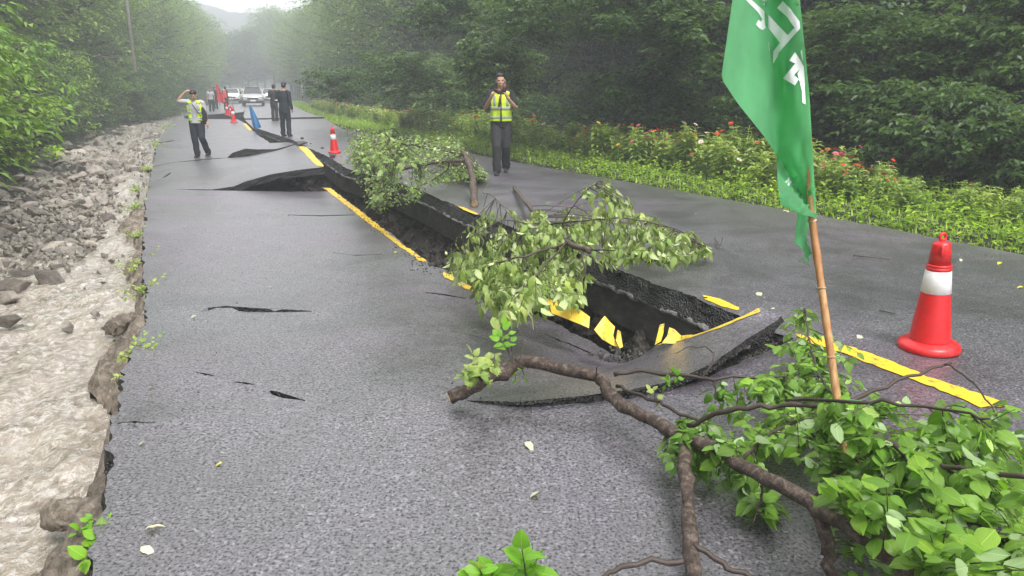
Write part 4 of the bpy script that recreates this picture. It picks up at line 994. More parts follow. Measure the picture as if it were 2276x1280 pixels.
# crumbs and clods -----------------------------------------------------------
M_CLOD = rockmat('asphalt_clod', (.015,.015,.016), (.07,.066,.062), .5)
CLOD = [me.copy() for me in ROCKS[2:6]]
for m_ in CLOD: m_.materials.clear(); m_.materials.append(M_CLOD)
for (px, py, w, z, lab) in [(670,322,40,0,'black squared asphalt block at the corner of the tilted slab'),(716,330,13,0,'small dark clod left of the far cone'),(691,320,7,0,'tiny clod beside the asphalt block'),(672,309,17,0,'flat dark patch of broken asphalt behind the block'),(1372,783,42,-.36,'wet clod of earth at the lip of the pit'),(1350,800,30,-.33,'crumbled asphalt by the pit'),(1415,796,36,-.4,'clump of wet asphalt crumbs in the crease'),(958,590,20,-.3,'dark lump at the end of the yellow stripe'),(925,588,10,-.3,'small lump beside the yellow stripe'),(758,390,10,-.1,'stone stuck to the fissure wall by the bush'),
    (740,350,34,0,'grey chunk of asphalt beside the far cone'),(1335,792,16,-.33,'little clod left of the pit'),(1392,812,22,-.36,'mud lump in front of the pit'),(1745,765,50,-.03,'rubble under the tip of the curled slab'),(1715,782,34,-.03,'dark crumbs below the curled slab'),(1680,800,26,-.02,'crumbled edge piece below the curled slab')]:
    p = P(px, py, z); d = proj(p)[2]; sz = w*d/FPX
    sc = (sz, sz*.8, sz*.62) if 'squared' not in lab else (sz, sz*.9, sz*.5)
    tag(put('asphalt_clod', CLOD[rk.randrange(4)], None, None, p+Vector((0,0,sz*.12)), (0,0,rk.uniform(0,6)), sc), lab, 'clod', 'clods of broken road')
def crumbs():
    acc = Acc(); r = random.Random(8); base = [np.array([tuple(v.co) for v in me.vertices]) for me in ROCKS[:5]]; fs = [[tuple(p.vertices) for p in me.polygons] for me in ROCKS[:5]]
    def one(p, s): i = r.randrange(5); M = np.array(Euler((r.uniform(0,3),r.uniform(0,3),r.uniform(0,6))).to_matrix()); acc.add(base[i]@M.T*s + np.array(tuple(p)), fs[i])
    for _ in range(70):
        px, py = r.gauss(935,22), r.gauss(592,14); one(P(px,py,-.29), r.uniform(.012,.04))
    for _ in range(150):
        px, py = r.gauss(1375,42), r.gauss(795,12); one(P(px,py,-.33), r.uniform(.012,.045))
    for _ in range(420):
        u = r.random(); px = 1490+260*u+r.gauss(0,10); py = 852-95*u+r.gauss(0,7); one(P(px,py,-.02-.05*u), r.uniform(.012,.05))
    for _ in range(90):
        px, py = r.uniform(740,930), 0; py = 415+ (px-740)*.83 + r.gauss(8,10); one(P(px,py,-.29), r.uniform(.01,.03))
    for _ in range(260):
        one(RP(r.uniform(4,30), r.uniform(-3.6,3.5), .0 if r.random() < .5 else .0), r.uniform(.008,.02))
    for _ in range(160):
        one(RP(r.uniform(3.5,20), r.gauss(-.7,.35), -.72), r.uniform(.05,.20))
    tag(put('crumbs', acc.mesh('crumbs', False), M_CLOD), 'black asphalt crumbs scattered round the fissure', 'crumbs', kind='stuff')
crumbs()

# ================================================================== CONES
def lathe(name, prof, seg=32, m=None):
    acc = Acc(); n = len(prof); V = []; F = []
    for (r_, z) in prof:
        for k in range(seg): a = 2*PI*k/seg; V.append((r_*math.cos(a), r_*math.sin(a), z))
    for i in range(n-1):
        for k in range(seg): k2 = (k+1) % seg; F.append((i*seg+k, i*seg+k2, (i+1)*seg+k2, (i+1)*seg+k))
    acc.add(V, F); acc.f.append(tuple(range(seg))[::-1]); acc.f.append(tuple((n-1)*seg+k for k in range(seg)))
    me = acc.mesh(name); me.materials.append(m) if m else None; return me
def make_cone(label, loc, sc, rz, group):
    o = thing('traffic_cone', label, 'cone', loc, rz, group); o.scale = (sc,)*3
    b = lathe('base', [(.150,0),(.170,.004),(.175,.016),(.169,.040),(.152,.052),(.132,.060),(.120,.066)], 40, M_RED); put('base', b, None, o)
    put('cone_body', lathe('cone_body', [(.116,.058),(.114,.075),(.079,.375),(.066,.515),(.052,.518),(.050,.520)], 40, M_RED), None, o)
    put('reflective_band', lathe('reflective_band', [(.0805,.366),(.0830,.368),(.0700,.500),(.067,.502)], 40, M_REFL), None, o)
    put('collar', lathe('collar', [(.060,.506),(.070,.510),(.070,.517),(.064,.521),(.063,.527),(.068,.531),(.068,.536),(.060,.540)], 40, M_RED), None, o)
    put('top_cap', lathe('top_cap', [(.061,.538),(.050,.655),(.045,.668),(.030,.675),(.018,.680)], 40, M_RED), None, o)
    bm = bmesh.new(); V, F = tube_arrays([(.020*math.cos(a), 0, .703+.020*math.sin(a)) for a in np.linspace(0,2*PI,17)], [.0085]*17, 10, cap=False)
    a = Acc(); a.add(V, F); rg = a.mesh('ring'); rg.materials.append(M_RED); put('ring', rg, None, o)
    a = Acc(); a.tube([(-.03,-.046,.665),(-.036,-.050,.645),(-.040,-.050,.62),(-.036,-.052,.60)], [.009,.010,.010,.007], 8); hk = a.mesh('hook'); hk.materials.append(M_RED); put('hook', hk, None, o)
    return o
pc = P(2063,775,0); cone0 = make_cone('large red and white traffic cone standing by the yellow line at the right', pc, .97, .2, 'red and white traffic cones')
cone0.rotation_euler = (0, -.035, .2)
def cone_copy(px, py, hpx, label):
    p = P(px, py, 0 if px > 700 else -.1); d = proj(p)[2]; c = copy_tree(cone0); c.location = p; c['label'] = label; c.scale = (hpx*d/FPX/.72,)*3; return c
cone_copy(744,340,58,'small red and white cone left of the leafy fallen bush')
cone_copy(520,272,34,'faded cone behind the man in the open vest, nearest of the far cones')
cone_copy(506,256,26,'faded cone beyond the first far cone, on the broken lane edge')
cone_copy(515,258,24,'faded cone right beside the thin far pole')
cone_copy(510,248,20,'faintest far cone, under the red flag bearer')

# ================================================================== FALLEN BRANCHES
TPL5 = [leaf_template(6, .33, .08, .2, .02, i, .08) for i in range(5)]
TPLP = [leaf_template(5, .245, .16, .35, .05, 20+i, .03) for i in range(5)]
def near_pts(stems):
    out = []
    for pts, r0, r1 in stems:
        for i, p in enumerate(pts): out.append((np.array(p), r0+(r1-r0)*i/len(pts)))
    return out
def branch_thing(name, label, cat, group, stems, regions, n_tw, per, leaf, lm, wood, n_obj, tpls, seed, hang=.3, zr=(.05,.5), spread=.5, cut=None, leaf_frac=.35, mesh_tpl=None, parts=('branch',), size_var=(.6,1.3), origin=None, zfun=None, up_bias=1.0, flip=0.0):
    """stems: list of ([(px,py,z)...], r0, r1, seg) ; twigs run from the nearest stem to targets inside the px regions"""
    r = np.random.RandomState(seed); org = np.array(tuple(origin)) if origin is not None else np.array(tuple(P(*stems[0][0][0])))
    root = thing(name, label, cat, tuple(org), 0, group); S3 = []
    for si, st in enumerate(stems):
        pts = np.array([tuple(P(*q)) for q in st[0]]); c = _catmull(pts, 5) if len(pts) > 2 else np.array([pts[0]+(pts[1]-pts[0])*u for u in np.linspace(0,1,6)])
        n = len(c); c = c + np.concatenate([[[0,0,0]], r.normal(0, .004+st[1]*.08, (n-2,3)), [[0,0,0]]])
        acc = Acc(); rad = [st[1]+(st[2]-st[1])*i/(n-1) for i in range(n)]
        rad = [q*(1+.10*r.uniform(-1,1)+(.25 if r.rand() < .06 else 0)) for q in rad]
        acc.tube(c-org, rad, 12 if st[1] > .015 else 6, rough=.10 if st[1] > .015 else .05, seed=seed+si)
        big = st[1] > .012
        put('branch' if si else 'main_branch', acc.mesh('branch'), wood if big else M_TWIG, root); S3.append((c, st[1], st[2]))
    if cut:
        for (p0, p1, rr_) in cut:
            a = np.array(tuple(P(*p0))); b = np.array(tuple(P(*p1))); d = unit(a-b); acc = Acc(); acc.tube([a-org-d*.004, a-org+d*.006], [rr_, rr_*.97], 14); put('cut_end', acc.mesh('cut_end', False), M_CUT, root)
    allp = np.concatenate([s[0] for s, st in zip(S3, stems) if not st[3]]); tw = Acc(); pos=[];dr=[];nm=[];sz=[]
    k = 0; guard = 0
    while k < n_tw and guard < n_tw*60:
        guard += 1; reg, zlo, zhi, wt = regions[r.choice(len(regions), p=np.array([q[3] for q in regions])/sum(q[3] for q in regions))]
        xs = [q[0] for q in reg]; ys = [q[1] for q in reg]; px, py = r.uniform(min(xs),max(xs)), r.uniform(min(ys),max(ys))
        if not inpoly(px, py, reg): continue
        z = zlo+(zhi-zlo)*r.rand()**1.3; T = np.array(tuple(P(px, py, z)))
        d = np.linalg.norm((allp-T)*np.array([1,1,1.0]), axis=1); j = r.choice(np.argsort(d)[:2]); B = allp[j]; L = np.linalg.norm(T-B)
        if L < .03: continue
        mid = (B+T)/2 + np.array([0,0,.10*L*up_bias]) + r.normal(0,.06*L,3); us = np.linspace(0,1,6)[:,None]; c = B*(1-us)**2+2*mid*us*(1-us)+T*us*us
        r0 = min(.006, .002+.003*L); tw.tube(c-org, [r0*(1-.7*u) for u in np.linspace(0,1,6)], 4, cap=False); k += 1
        td = unit(c[-1]-c[0]); sd = unit(np.cross(td, [0,0,1.])+1e-6)
        for q in range(per):
            u = leaf_frac+(1-leaf_frac)*(q+.5)/per; o = B*(1-u)**2+2*mid*u*(1-u)+T*u*u; sg = 1 if q % 2 else -1
            pos.append(o + r.normal(0, spread*leaf*.25, 3)); dr.append(td*.45+sd*sg*.8+r.normal(0,.3,3)+np.array([0,0,-hang])); nm.append(np.array([0,0,1.])*(1-.35*hang)+r.normal(0,.38,3)+td*.2*hang); sz.append(leaf*r.uniform(*size_var))
    pos = np.array(pos); dr = np.array(dr); nm = np.array(nm); sz = np.array(sz)
    if flip: nm[r.rand(len(nm)) < flip] *= -1
    if zfun is not None: pos[:,2] = np.maximum(pos[:,2], zfun(pos)+.01)
    put('twigs', tw.mesh('twigs'), M_TWIG, root)['kind'] = 'stuff'
    pr = np.array([proj(p) for p in pos]); inside = (pr[:,0] > 0) & (pr[:,0] < 2276) & (pr[:,1] > 0) & (pr[:,1] < 1280)
    order = np.argsort(-(sz/np.maximum(.2,pr[:,2]))*inside); sel = order[:n_obj]; rest = order[n_obj:]
    lms = []
    for t in tpls:
        me = smooth(mesh_np('leaf', *t[:2], t[2])); me.materials.append(lm); lms.append(me)
    X, D_, Z = mats_from(dr, nm)
    for q, i in enumerate(sel):
        o = bpy.data.objects.new('leaf', lms[q % len(lms)]); COL.objects.link(o); o.parent = root
        M = Matrix(((X[i,0],D_[i,0],Z[i,0],0),(X[i,1],D_[i,1],Z[i,1],0),(X[i,2],D_[i,2],Z[i,2],0),(0,0,0,1))).to_4x4(); M = Matrix.Translation(Vector(pos[i]-org)) @ M @ Matrix.Scale(float(sz[i]), 4); o.matrix_local = M
    if len(rest):
        me = leaves_mesh('foliage', mesh_tpl or tpls[0], pos[rest]-org, dr[rest], nm[rest], sz[rest], None, True); me.materials.append(lm); put('foliage', me, None, root)['kind'] = 'stuff'
    return root
def ground0(pos): return np.zeros(len(pos))
# the big foreground branch ---------------------------------------------------
FG = [([(1000,884,.05),(1060,853,.11),(1145,812,.17),(1180,806,.19),(1320,836,.16),(1362,882,.14),(1440,930,.15),(1520,968,.17),(1640,1030,.2),(1800,1118,.24),(1930,1205,.27),(2080,1300,.3)], .034, .023, 0),
      ([(1517,968,.17),(1522,1050,.14),(1532,1140,.1),(1540,1290,.06)], .022, .025, 0),
      ([(1818,1135,.24),(1836,1200,.18),(1852,1290,.1)], .020, .018, 0),
      ([(1365,832,.16),(1430,824,.18),(1545,838,.19),(1600,842,.2),(1745,836,.22)], .011, .006, 0),
      ([(1370,858,.15),(1440,885,.16),(1500,910,.16),(1560,938,.16)], .009, .006, 0),
      ([(1528,945,.19),(1640,910,.32),(1760,900,.38),(1870,893,.42),(1990,850,.45),(2115,806,.5)], .011, .005, 1),
      ([(1880,910,.4),(1940,960,.4),(2020,1010,.42),(2100,1040,.45),(2290,1060,.55)], .011, .007, 0),
      ([(1900,1150,.3),(2050,1155,.35),(2250,1190,.4)], .010, .006, 0),
      ([(1750,890,.36),(1900,890,.5),(2060,905,.55),(2200,930,.6)], .007,.004,0),
      ([(2100,810,.5),(2150,840,.5),(2210,915,.45)], .004,.003,1),
      ([(1640,1030,.2),(1720,960,.16),(1800,930,.14),(1900,930,.12)], .008,.004,0),
      ([(1800,1118,.24),(1900,1020,.24),(2020,1000,.24),(2160,960,.26)], .008,.004,0),
      ([(1330,1290,.05),(1400,1252,.09),(1520,1246,.09)], .008,.009,0),
      ([(1540,1210,.1),(1620,1260,.06),(1690,1290,.04)], .010,.008,0),
      ([(1325,835,.18),(1328,815,.23)], .004,.003,0),([(1155,808,.19),(1160,775,.25),(1163,755,.29)], .004,.003,0),([(1140,812,.18),(1122,750,.3),(1125,722,.36)], .003,.002,0),
      ([(1560,838,.19),(1580,810,.25),(1582,780,.3),(1540,770,.34),(1500,785,.34)], .004,.002,0),
      ([(1700,1080,.2),(1690,1120,.12),(1670,1165,.05)], .005,.003,0),
      ([(1790,690,.30),(1800,760,.2),(1830,850,.2),(1880,905,.35)], .006,.004,0)]
# the last upright shoot stands in the foliage behind the pole
LR = [([(1500,960),(1620,900),(1700,820),(1760,880),(1860,860),(1960,880),(2060,900),(2100,960),(2000,1060),(1880,1090),(1740,1010),(1620,1010),(1540,1000)], .04, .27, 4.6),
      ([(2000,940),(2120,930),(2276,900),(2320,1000),(2330,1330),(2100,1310),(2000,1180),(1920,1080)], .06, .55, 3.6),
      ([(1900,1060),(2100,1120),(2276,1290),(1950,1290),(1830,1170)], .04, .20, .8),
      ([(1690,830),(1740,690),(1800,690),(1850,780),(1920,760),(1900,850),(1800,900)], .04, .22, 1.5),
      ([(1470,960),(1560,940),(1560,1050),(1480,1040)], .05, .2, .35),
      ([(1835,900),(1930,890),(1945,1110),(1850,1110)], .30, .48, .75),
      ([(1560,1020),(1700,1080),(1760,1130),(1680,1140),(1560,1070)], .03, .12, .6)]
fg = branch_thing('fallen_branch', 'big forked bare-barked branch with fresh green leaves lying across the foreground', 'branch', None, FG, LR, 560, 8, .050, L_NEAR, M_BARK, 300, TPL5, 101, hang=.35, size_var=(.55,1.5), flip=.14, leaf_frac=.12, cut=[((1000,884,.05),(1060,853,.11),.030)], zfun=ground0)
# leaf clusters near its left end and thin sprouts
def sprig(name, label, base, tips, leaf, lm, seed, per=6, tpls=TPL5, group='small leafy sprouts on the branch and road edge', stem=.003, cat='sprig'):
    r = np.random.RandomState(seed); b = np.array(tuple(base)); o = thing(name, label, cat, tuple(b), 0, group); acc = Acc(); lms = []
    for t in tpls[:3]:
        me = smooth(mesh_np('leaf', *t[:2], t[2])); me.materials.append(lm); lms.append(me)
    for tp in tips:
        T = np.array(tuple(tp)); mid = (b+T)/2+np.array([0,0,.04])+r.normal(0,.01,3); us = np.linspace(0,1,6)[:,None]; c = b*(1-us)**2+2*mid*us*(1-us)+T*us*us; acc.tube(c-b, [stem*(1-.5*u) for u in np.linspace(0,1,6)], 5, cap=False); td = unit(T-b); sd = unit(np.cross(td,[0,-1.,.3])+1e-6)
        for q in range(per):
            u = .3+.7*(q+1)/per; p = b*(1-u)**2+2*mid*u*(1-u)+T*u*u; d = td*.5+sd*(1 if q % 2 else -1)*.8+r.normal(0,.25,3) if q < per-1 else td; nn = np.array([0,-.5,1.])+r.normal(0,.4,3)
            X, D_, Z = mats_from(d[None], nn[None]); l = bpy.data.objects.new('leaf', lms[q % 3]); COL.objects.link(l); l.parent = o
            M = Matrix(((X[0,0],D_[0,0],Z[0,0],0),(X[0,1],D_[0,1],Z[0,1],0),(X[0,2],D_[0,2],Z[0,2],0),(0,0,0,1))); l.matrix_local = Matrix.Translation(Vector(p-b)) @ M @ Matrix.Scale(float(leaf*r.uniform(.7,1.15)), 4)
    put('stem', acc.mesh('stem'), M_TWIG, o); return o
L_LIME = leafmat('lime_sprout_leaves', (.16,.36,.03), (.24,.45,.04), (.28,.42,.12), trans=.4, vein=True)
sprig('leafy_sprig', 'upright lime green sprig growing from the bend of the big branch', P(1140,812,.18), [P(1122,722,.36), P(1105,748,.32)], .055, L_LIME, 3, 7)
r_ = random.Random(3)
sprig('leafy_sprig', 'dense tuft of pale green leaves on the cut end of the big branch', P(1070,846,.13), [P(1070+r_.uniform(-48,45), 815+r_.uniform(-30,35), .16+r_.uniform(0,.12)) for _ in range(16)], .05, L_PALE, 4, 5)
sprig('leafy_sprig', 'few leaves hanging under the bend of the big branch', P(1150,812,.18), [P(1145,842,.1),P(1165,835,.12)], .045, L_LIME, 5, 3)
sprig('leafy_sprig', 'tiny leaf tuft on the thin side branch above the slab crack', P(1490,840,.18), [P(1478,858,.14),P(1500,832,.2),P(1510,850,.16),P(1485,845,.2)], .035, L_LIME, 6, 4)
sprig('leafy_sprig', 'pale leaf pair on the middle side branch', P(1455,890,.16), [P(1445,868,.2),P(1462,900,.14)], .04, L_PALE, 7, 3)
sprig('leafy_sprig', 'green leafy tip poking in at the bottom edge, left of two', P(1080,1330,.05), [P(1065,1262,.24),P(1045,1285,.2),P(1100,1275,.2)], .075, L_LIME, 8, 5)
sprig('leafy_sprig', 'green leafy tip poking in at the bottom edge, right of two', P(1175,1330,.05), [P(1160,1222,.3),P(1190,1250,.22),P(1150,1262,.2)], .07, L_LIME, 9, 5)
EDGE = [(312,600,-.3,'leafy weeds hanging over the left road edge by the crack',.11),(318,660,-.25,'weeds rooted under the left road edge near the dark patch',.11),(306,800,-.12,'pale weed sprig at the left road edge',.10),(222,1168,-.06,'small round-leaved seedling at the near road edge',.06),(205,1250,-.06,'young weed with spear leaves in the bottom left corner',.09),(300,470,-.35,'faded weeds along the left road edge, far clump',.12),(310,430,-.35,'weeds at the left road edge level with the lifted slab',.12),(300,535,-.35,'thin weeds halfway up the left road edge',.1),(262,855,-.05,'single leaf weed at the broken road edge',.05),(330,385,-.3,'grassy tuft at the left edge near the man in the vest',.14),(350,330,-.3,'grassy tuft on the stream side behind the man in the vest',.16),(372,290,-.3,'far tuft on the left road edge',.2)]
for i, (px, py, z, lab, L) in enumerate(EDGE):
    b = P(px, py, z-.05); r_ = random.Random(i); d = proj(b)[2]
    sprig('weed', lab, b, [b+Vector((r_.gauss(0,.6)*L*.8, r_.gauss(0,1.2)*L*1.5, r_.uniform(.4,1.3)*L*1.1)) for _ in range(5 if i in (3,4,8) else 12)], L*.36 if i not in (3,4) else L*.7, L_LIME if i in (3,4) else L_FLOWER, 40+i, 5, group='weeds along the left road edge', stem=.002, cat='weed')

# branch with pale wilted leaves bridging the fissure --------------------------
MS = [([(1143,417,.05),(1175,458,.16),(1214,500,.26),(1262,538,.33),(1310,560,.36)], .028, .020, 0),
      ([(1214,500,.27),(1290,490,.42),(1400,486,.46),(1500,510,.36),(1560,550,.2)], .009, .004, 0),
      ([(1262,538,.33),(1200,560,.36),(1120,580,.3),(1050,610,.12)], .010, .004, 0),
      ([(1262,538,.33),(1200,600,.36),(1150,660,.18)], .008, .004, 0),
      ([(1290,550,.35),(1300,600,.3),(1290,660,.05)], .007, .003, 0),
      ([(1290,550,.35),(1380,560,.36),(1440,585,.25)], .007, .003, 0),
      ([(1250,500,.3),(1275,455,.5),(1330,402,.72),(1350,420,.7)], .006, .003, 0),
      ([(1240,520,.3),(1130,490,.36),(1060,520,.3),(985,570,.0)], .006, .003, 0),
      ([(1175,530,.33),(1100,440,.36),(1072,425,.3),(1090,400,.34)], .004, .002, 0),
      ([(1500,520,.34),(1560,545,.2)], .004,.002,0)]
MR = [([(1280,495),(1350,480),(1450,490),(1540,525),(1585,560),(1570,575),(1490,580),(1420,570),(1360,600),(1300,560)], .08, .42, 4.2),
      ([(1060,600),(1120,560),(1250,540),(1310,570),(1300,640),(1290,690),(1220,685),(1180,715),(1100,712),(1050,670)], -.1, .36, 4.6),
      ([(960,590),(1000,545),(1060,510),(1120,530),(1150,570),(1080,620),(1030,625),(985,610)], -.2, .3, 1.5),
      ([(1140,480),(1200,460),(1280,500),(1260,540),(1160,520)], .2, .45, 1.2),
      ([(1310,400),(1360,400),(1375,460),(1340,480),(1300,440)], .55, .75, .3),
      ([(1370,445),(1420,450),(1440,480),(1400,490)], .4, .55, .25)]
pale = branch_thing('fallen_branch', 'leafy branch of pale wilting leaves bridging the middle of the fissure', 'branch', None, MS, MR, 430, 9, .078, L_PALE, M_BARK, 300, TPLP, 202, hang=1.1, cut=[((1143,417,.05),(1175,458,.16),.028)], mesh_tpl=leaf_template(3, .24, .16, .3, .04, 9), up_bias=.6, flip=.2)
# fallen leafy tree top over the far part of the fissure --------------------------
BS = [([(1055,452,.05),(1052,405,.22),(1042,365,.42),(1030,340,.55)], .048, .038, 0),
      ([(1040,358,.44),(1000,358,.48),(935,367,.42),(880,380,.4)], .034, .015, 0),
      ([(935,367,.42),(860,350,.6),(800,330,.6)], .014, .005, 0),
      ([(880,380,.4),(850,420,.1),(835,470,-.25)], .010, .004, 0),
      ([(1035,345,.52),(960,330,.72),(870,318,.85),(800,305,.85)], .012, .005, 0),
      ([(1000,358,.48),(985,385,.3),(920,420,.15)], .012, .005, 0),
      ([(1042,365,.42),(1068,385,.2),(1080,395,.1)], .008, .004, 0)]
BR = [([(770,335),(790,300),(850,285),(920,300),(980,325),(1000,350),(930,370),(860,390),(790,380),(765,360)], .15, .95, 5),
      ([(780,380),(860,390),(930,375),(930,420),(870,440),(845,485),(825,455),(800,410)], -.35, .5, 2.3),
      ([(930,380),(1000,375),(1070,375),(1085,392),(1040,402),(980,405),(930,405)], .03, .25, 1.3),
      ([(900,410),(940,412),(930,440),(905,452),(890,430)], -.2, .15, .5),
      ([(960,290),(1010,300),(1020,340),(980,340)], .5, .95, .6)]
bush = branch_thing('fallen_tree_top', 'uprooted leafy tree top with a sawn trunk lying over the far end of the fissure', 'fallen tree', None, BS, BR, 700, 10, .062, L_MID, M_BARK, 120, TPLP[:3], 303, hang=.2, flip=.2, cut=[((1055,452,.05),(1052,405,.22),.047)], mesh_tpl=lite_template(.27,.15,.25), spread=2.2, leaf_frac=.12, up_bias=.2)

# ================================================================== LITTER
M_LEAFP = leafmat('pale_fallen_leaf', (.50,.50,.38), (.6,.6,.42), (.62,.6,.5), trans=.15, vein=True)
M_LEAFY = leafmat('yellow_fallen_leaf', (.45,.48,.08), (.55,.52,.12), (.5,.5,.2), trans=.15, vein=True)
LM = {}
for k, m_ in (('pale', M_LEAFP), ('yellow', M_LEAFY), ('green', L_LIME)):
    LM[k] = []
    for t in (TPLP[0], TPLP[1], TPL5[1]): me = smooth(mesh_np('leaf', *t[:2], t[2])); me.materials.append(m_); LM[k].append(me)
LIT = [(436,704,26,'pale','twisted pale leaf beside the dark crack'),(494,1033,26,'yellow','yellowish leaf on the near asphalt'),(1170,986,36,'pale','curled white leaf on the asphalt right of centre'),(1196,1098,26,'pale','small pale leaf low in the middle of the near asphalt'),(324,1181,36,'pale','long thin pale leaf near the bottom left'),(314,1222,42,'pale','curled white leaf with stalk near the bottom left'),(331,865,16,'pale','tiny white leaf near the left road edge'),(320,985,14,'pale','tiny leaf beside the short edge crack'),(752,520,12,'pale','pale fleck on the left lane'),(878,564,14,'yellow','yellow fleck near the yellow stripe'),
       (1222,452,16,'green','green leaf on the right lane behind the pale branch'),(1685,652,22,'pale','pale leaf on the right lane above the stripe'),(1700,666,10,'pale','small pale fleck near the stripe'),(2225,586,20,'yellow','yellow leaf right of the big cone'),(2272,640,16,'yellow','leaf at the right picture edge'),(1906,747,30,'pale','pale curled leaf by the yellow line'),(2100,760,16,'pale','pale leaf touching the base of the big cone'),(2135,578,14,'pale','pale fleck behind the big cone'),(1670,452,10,'pale','white fleck left of the flag'),(1548,477,10,'pale','fleck on the right lane under the shrubs'),(1740,470,24,'pale','long pale fleck behind the flag tail'),(1722,688,10,'pale','tiny fleck by the curled slab tip'),(1060,735,12,'pale','white fleck beneath the pale branch'),(680,560,10,'pale','small leaf lying mid left lane'),(600,640,10,'pale','tiny pale leaf mid left lane'),(2010,900,22,'green','leaf beside the bottom of the yellow line')]
rl = random.Random(12)
for px, py, w, c, lab in LIT:
    left = px < 1250 and py < 760; z0 = 0
    p = P(px, py, 0)
    for _ in range(3):
        z0 = float(main_lane.h(p.x, p.y)[0]) if (px < 1240 and not (px > 1150 and py < 560)) and not (px > 1000 and py < 480) else 0; p = P(px, py, z0)
    d = proj(p)[2]; p.z += .012
    tag(put('fallen_leaf', rl.choice(LM[c]), None, None, p, (rl.uniform(-.3,.3), rl.uniform(-.35,.35), rl.uniform(0,6.28)), w*d/FPX*1.0), lab, 'leaf', 'single leaves lying on the road')
for pts, lab in [([(1896,568,.012),(1930,571,.02),(1978,576,.012)], 'thin twig lying on the right lane left of the big cone'),([(1955,690,.01),(1990,697,.012)],'short dark twig near the yellow line'),([(1588,528,.012),(1600,545,.05),(1606,528,.08)],'tiny twig at the tip of the pale branch')]:
    a = Acc(); q = [P(*t) for t in pts]; q = [Vector(v) for v in refine(q, 4)]; a.tube(q, [.004]*len(q), 5); tag(put('twig', a.mesh('twig'), M_TWIG), lab, 'twig')

# ================================================================== FLAGS
def _bamboo(nt, b):
    v = coords(nt, 'Object', (1,1,.12)); n1 = noise(nt, v, 60, 5, .6); n2 = noise(nt, coords(nt), 3.5, 4, .6)
    c = ramp(nt, n1.outputs[0], [(.3, (.33,.16,.055)), (.7, (.60,.40,.19))]).outputs[0]
    c = mix(nt, ramp(nt, n2.outputs[0], [(.45, g3(0)), (.62, g3(.65))]).outputs[0], c, (.30,.10,.03)); nt.links.new(c, b.inputs['Base Color'])
M_BAMBOO = mat('bamboo', rough=.4, build=_bamboo)
def clothmat(name, col, trans=.45):
    m = bpy.data.materials.new(name); m.use_nodes = True; nt = m.node_tree; b = nt.nodes['Principled BSDF']; out = nt.nodes['Material Output']
    v = gcoords(nt); n = noise(nt, v, 3.0, 4, .6); n2 = noise(nt, v, 420, 2, .5)
    c = mix(nt, ramp(nt, n.outputs[0], [(.35, g3(0)), (.7, g3(1))]).outputs[0], tuple(x*.82 for x in col), tuple(min(1,x*1.18) for x in col))
    nt.links.new(c, b.inputs['Base Color']); b.inputs['Roughness'].default_value = .55; b.inputs['Sheen Weight'].default_value = .3; bump(nt, b, n2.outputs[0], .25, .001)
    tr = nd(nt, 'ShaderNodeBsdfTranslucent'); nt.links.new(c, tr.inputs[0]); ms = nd(nt, 'ShaderNodeMixShader'); ms.inputs[0].default_value = trans
    nt.links.new(b.outputs[0], ms.inputs[1]); nt.links.new(tr.outputs[0], ms.inputs[2]); nt.links.new(ms.outputs[0], out.inputs['Surface']); return m
M_GFLAG = clothmat('green_flag_cloth', (.17,.62,.26), .68); M_WPRINT = clothmat('white_flag_print', (.84,.88,.87), .12)
M_RFLAG = clothmat('red_flag_cloth', (.75,.03,.05)); M_BFLAG = clothmat('blue_flag_cloth', (.03,.22,.50), .3)
flag = thing('flag_on_pole', 'tall green flag with white characters hanging from a bamboo pole', 'flag', tuple(P(1903,1190,0)))
fo = Vector(flag.location)
PB = P(1903,1190,-.02); PT = PD(1805,490,2.62)
PTOP = PD(1734,-420,2.42)
acc = Acc(); pts = [PB.lerp(PT, u) for u in np.linspace(0,1,19)] + [PT.lerp(PTOP, u) for u in np.linspace(0,1,20)[1:]]; rad = []
for i, u in enumerate(np.linspace(0,1,38)): rad.append(.0145-.003*u+(.0014 if i % 4 == 0 else 0))
acc.tube([p-fo for p in pts], rad, 14); put('pole', acc.mesh('pole'), M_BAMBOO, flag)
acc = Acc()
for i in range(2, 30, 4):
    p = pts[i]-fo; d = (pts[i+1]-pts[i]).normalized(); acc.tube([p-d*.004, p, p+d*.004], [.0145, .0166, .0145], 14)
put('bamboo_node', acc.mesh('bamboo_node'), M_CUT, flag)
# cloth: depth of the sheet behind/in front of the pole as a function of place
def pole_x(py): return 1862+(1805-1862)*(880-py)/(880-490)
def pole_D(py): # depth of pole at that height
    A, B = (PB, PT) if py > 490 else (PT, PTOP)
    a = 0.0; b = 1.0
    for _ in range(30):
        m_ = (a+b)/2
        if proj(A.lerp(B, m_))[1] > py: a = m_
        else: b = m_
    return A.lerp(B, a).y
POLED = {py: pole_D(py) for py in range(-420, 640, 20)}
def pD(py): k = int(py//20*20); k = max(-420, min(600, k)); a = POLED[k]; b = POLED.get(k+20, a); return a+(b-a)*((py-k)/20)
def foldx(py): return np.interp(py, [-420,0,140,250,345,480], [1690,1704,1713,1720,1726,1812])
def d_front(px, py):
    fx = foldx(py); rx = np.interp(py, [-420,0,210,350,480], [1730,1775,1797,1805,1815]); u = np.clip((px-fx)/max(8,(rx-fx)), -1.5, 1)
    D = pD(py)-.034
    if u >= 0: return D + .07*(1-u)**1.3 + .012*math.sin(u*7+py*.004) + .006*math.sin(px*.11-py*.035) + .004*math.sin(px*.21+py*.05)
    return D + .07 - .17*min(1.5, -u) + .02*math.sin(min(1,-u)*PI) + .008*math.sin(py*.02+px*.03) + .005*math.sin(px*.09-py*.05)
def d_inner(px, py): return d_front(px, py)+.022
def d_tail(px, py): return pD(py)+.03 + .015*math.sin(px*.15+py*.03)
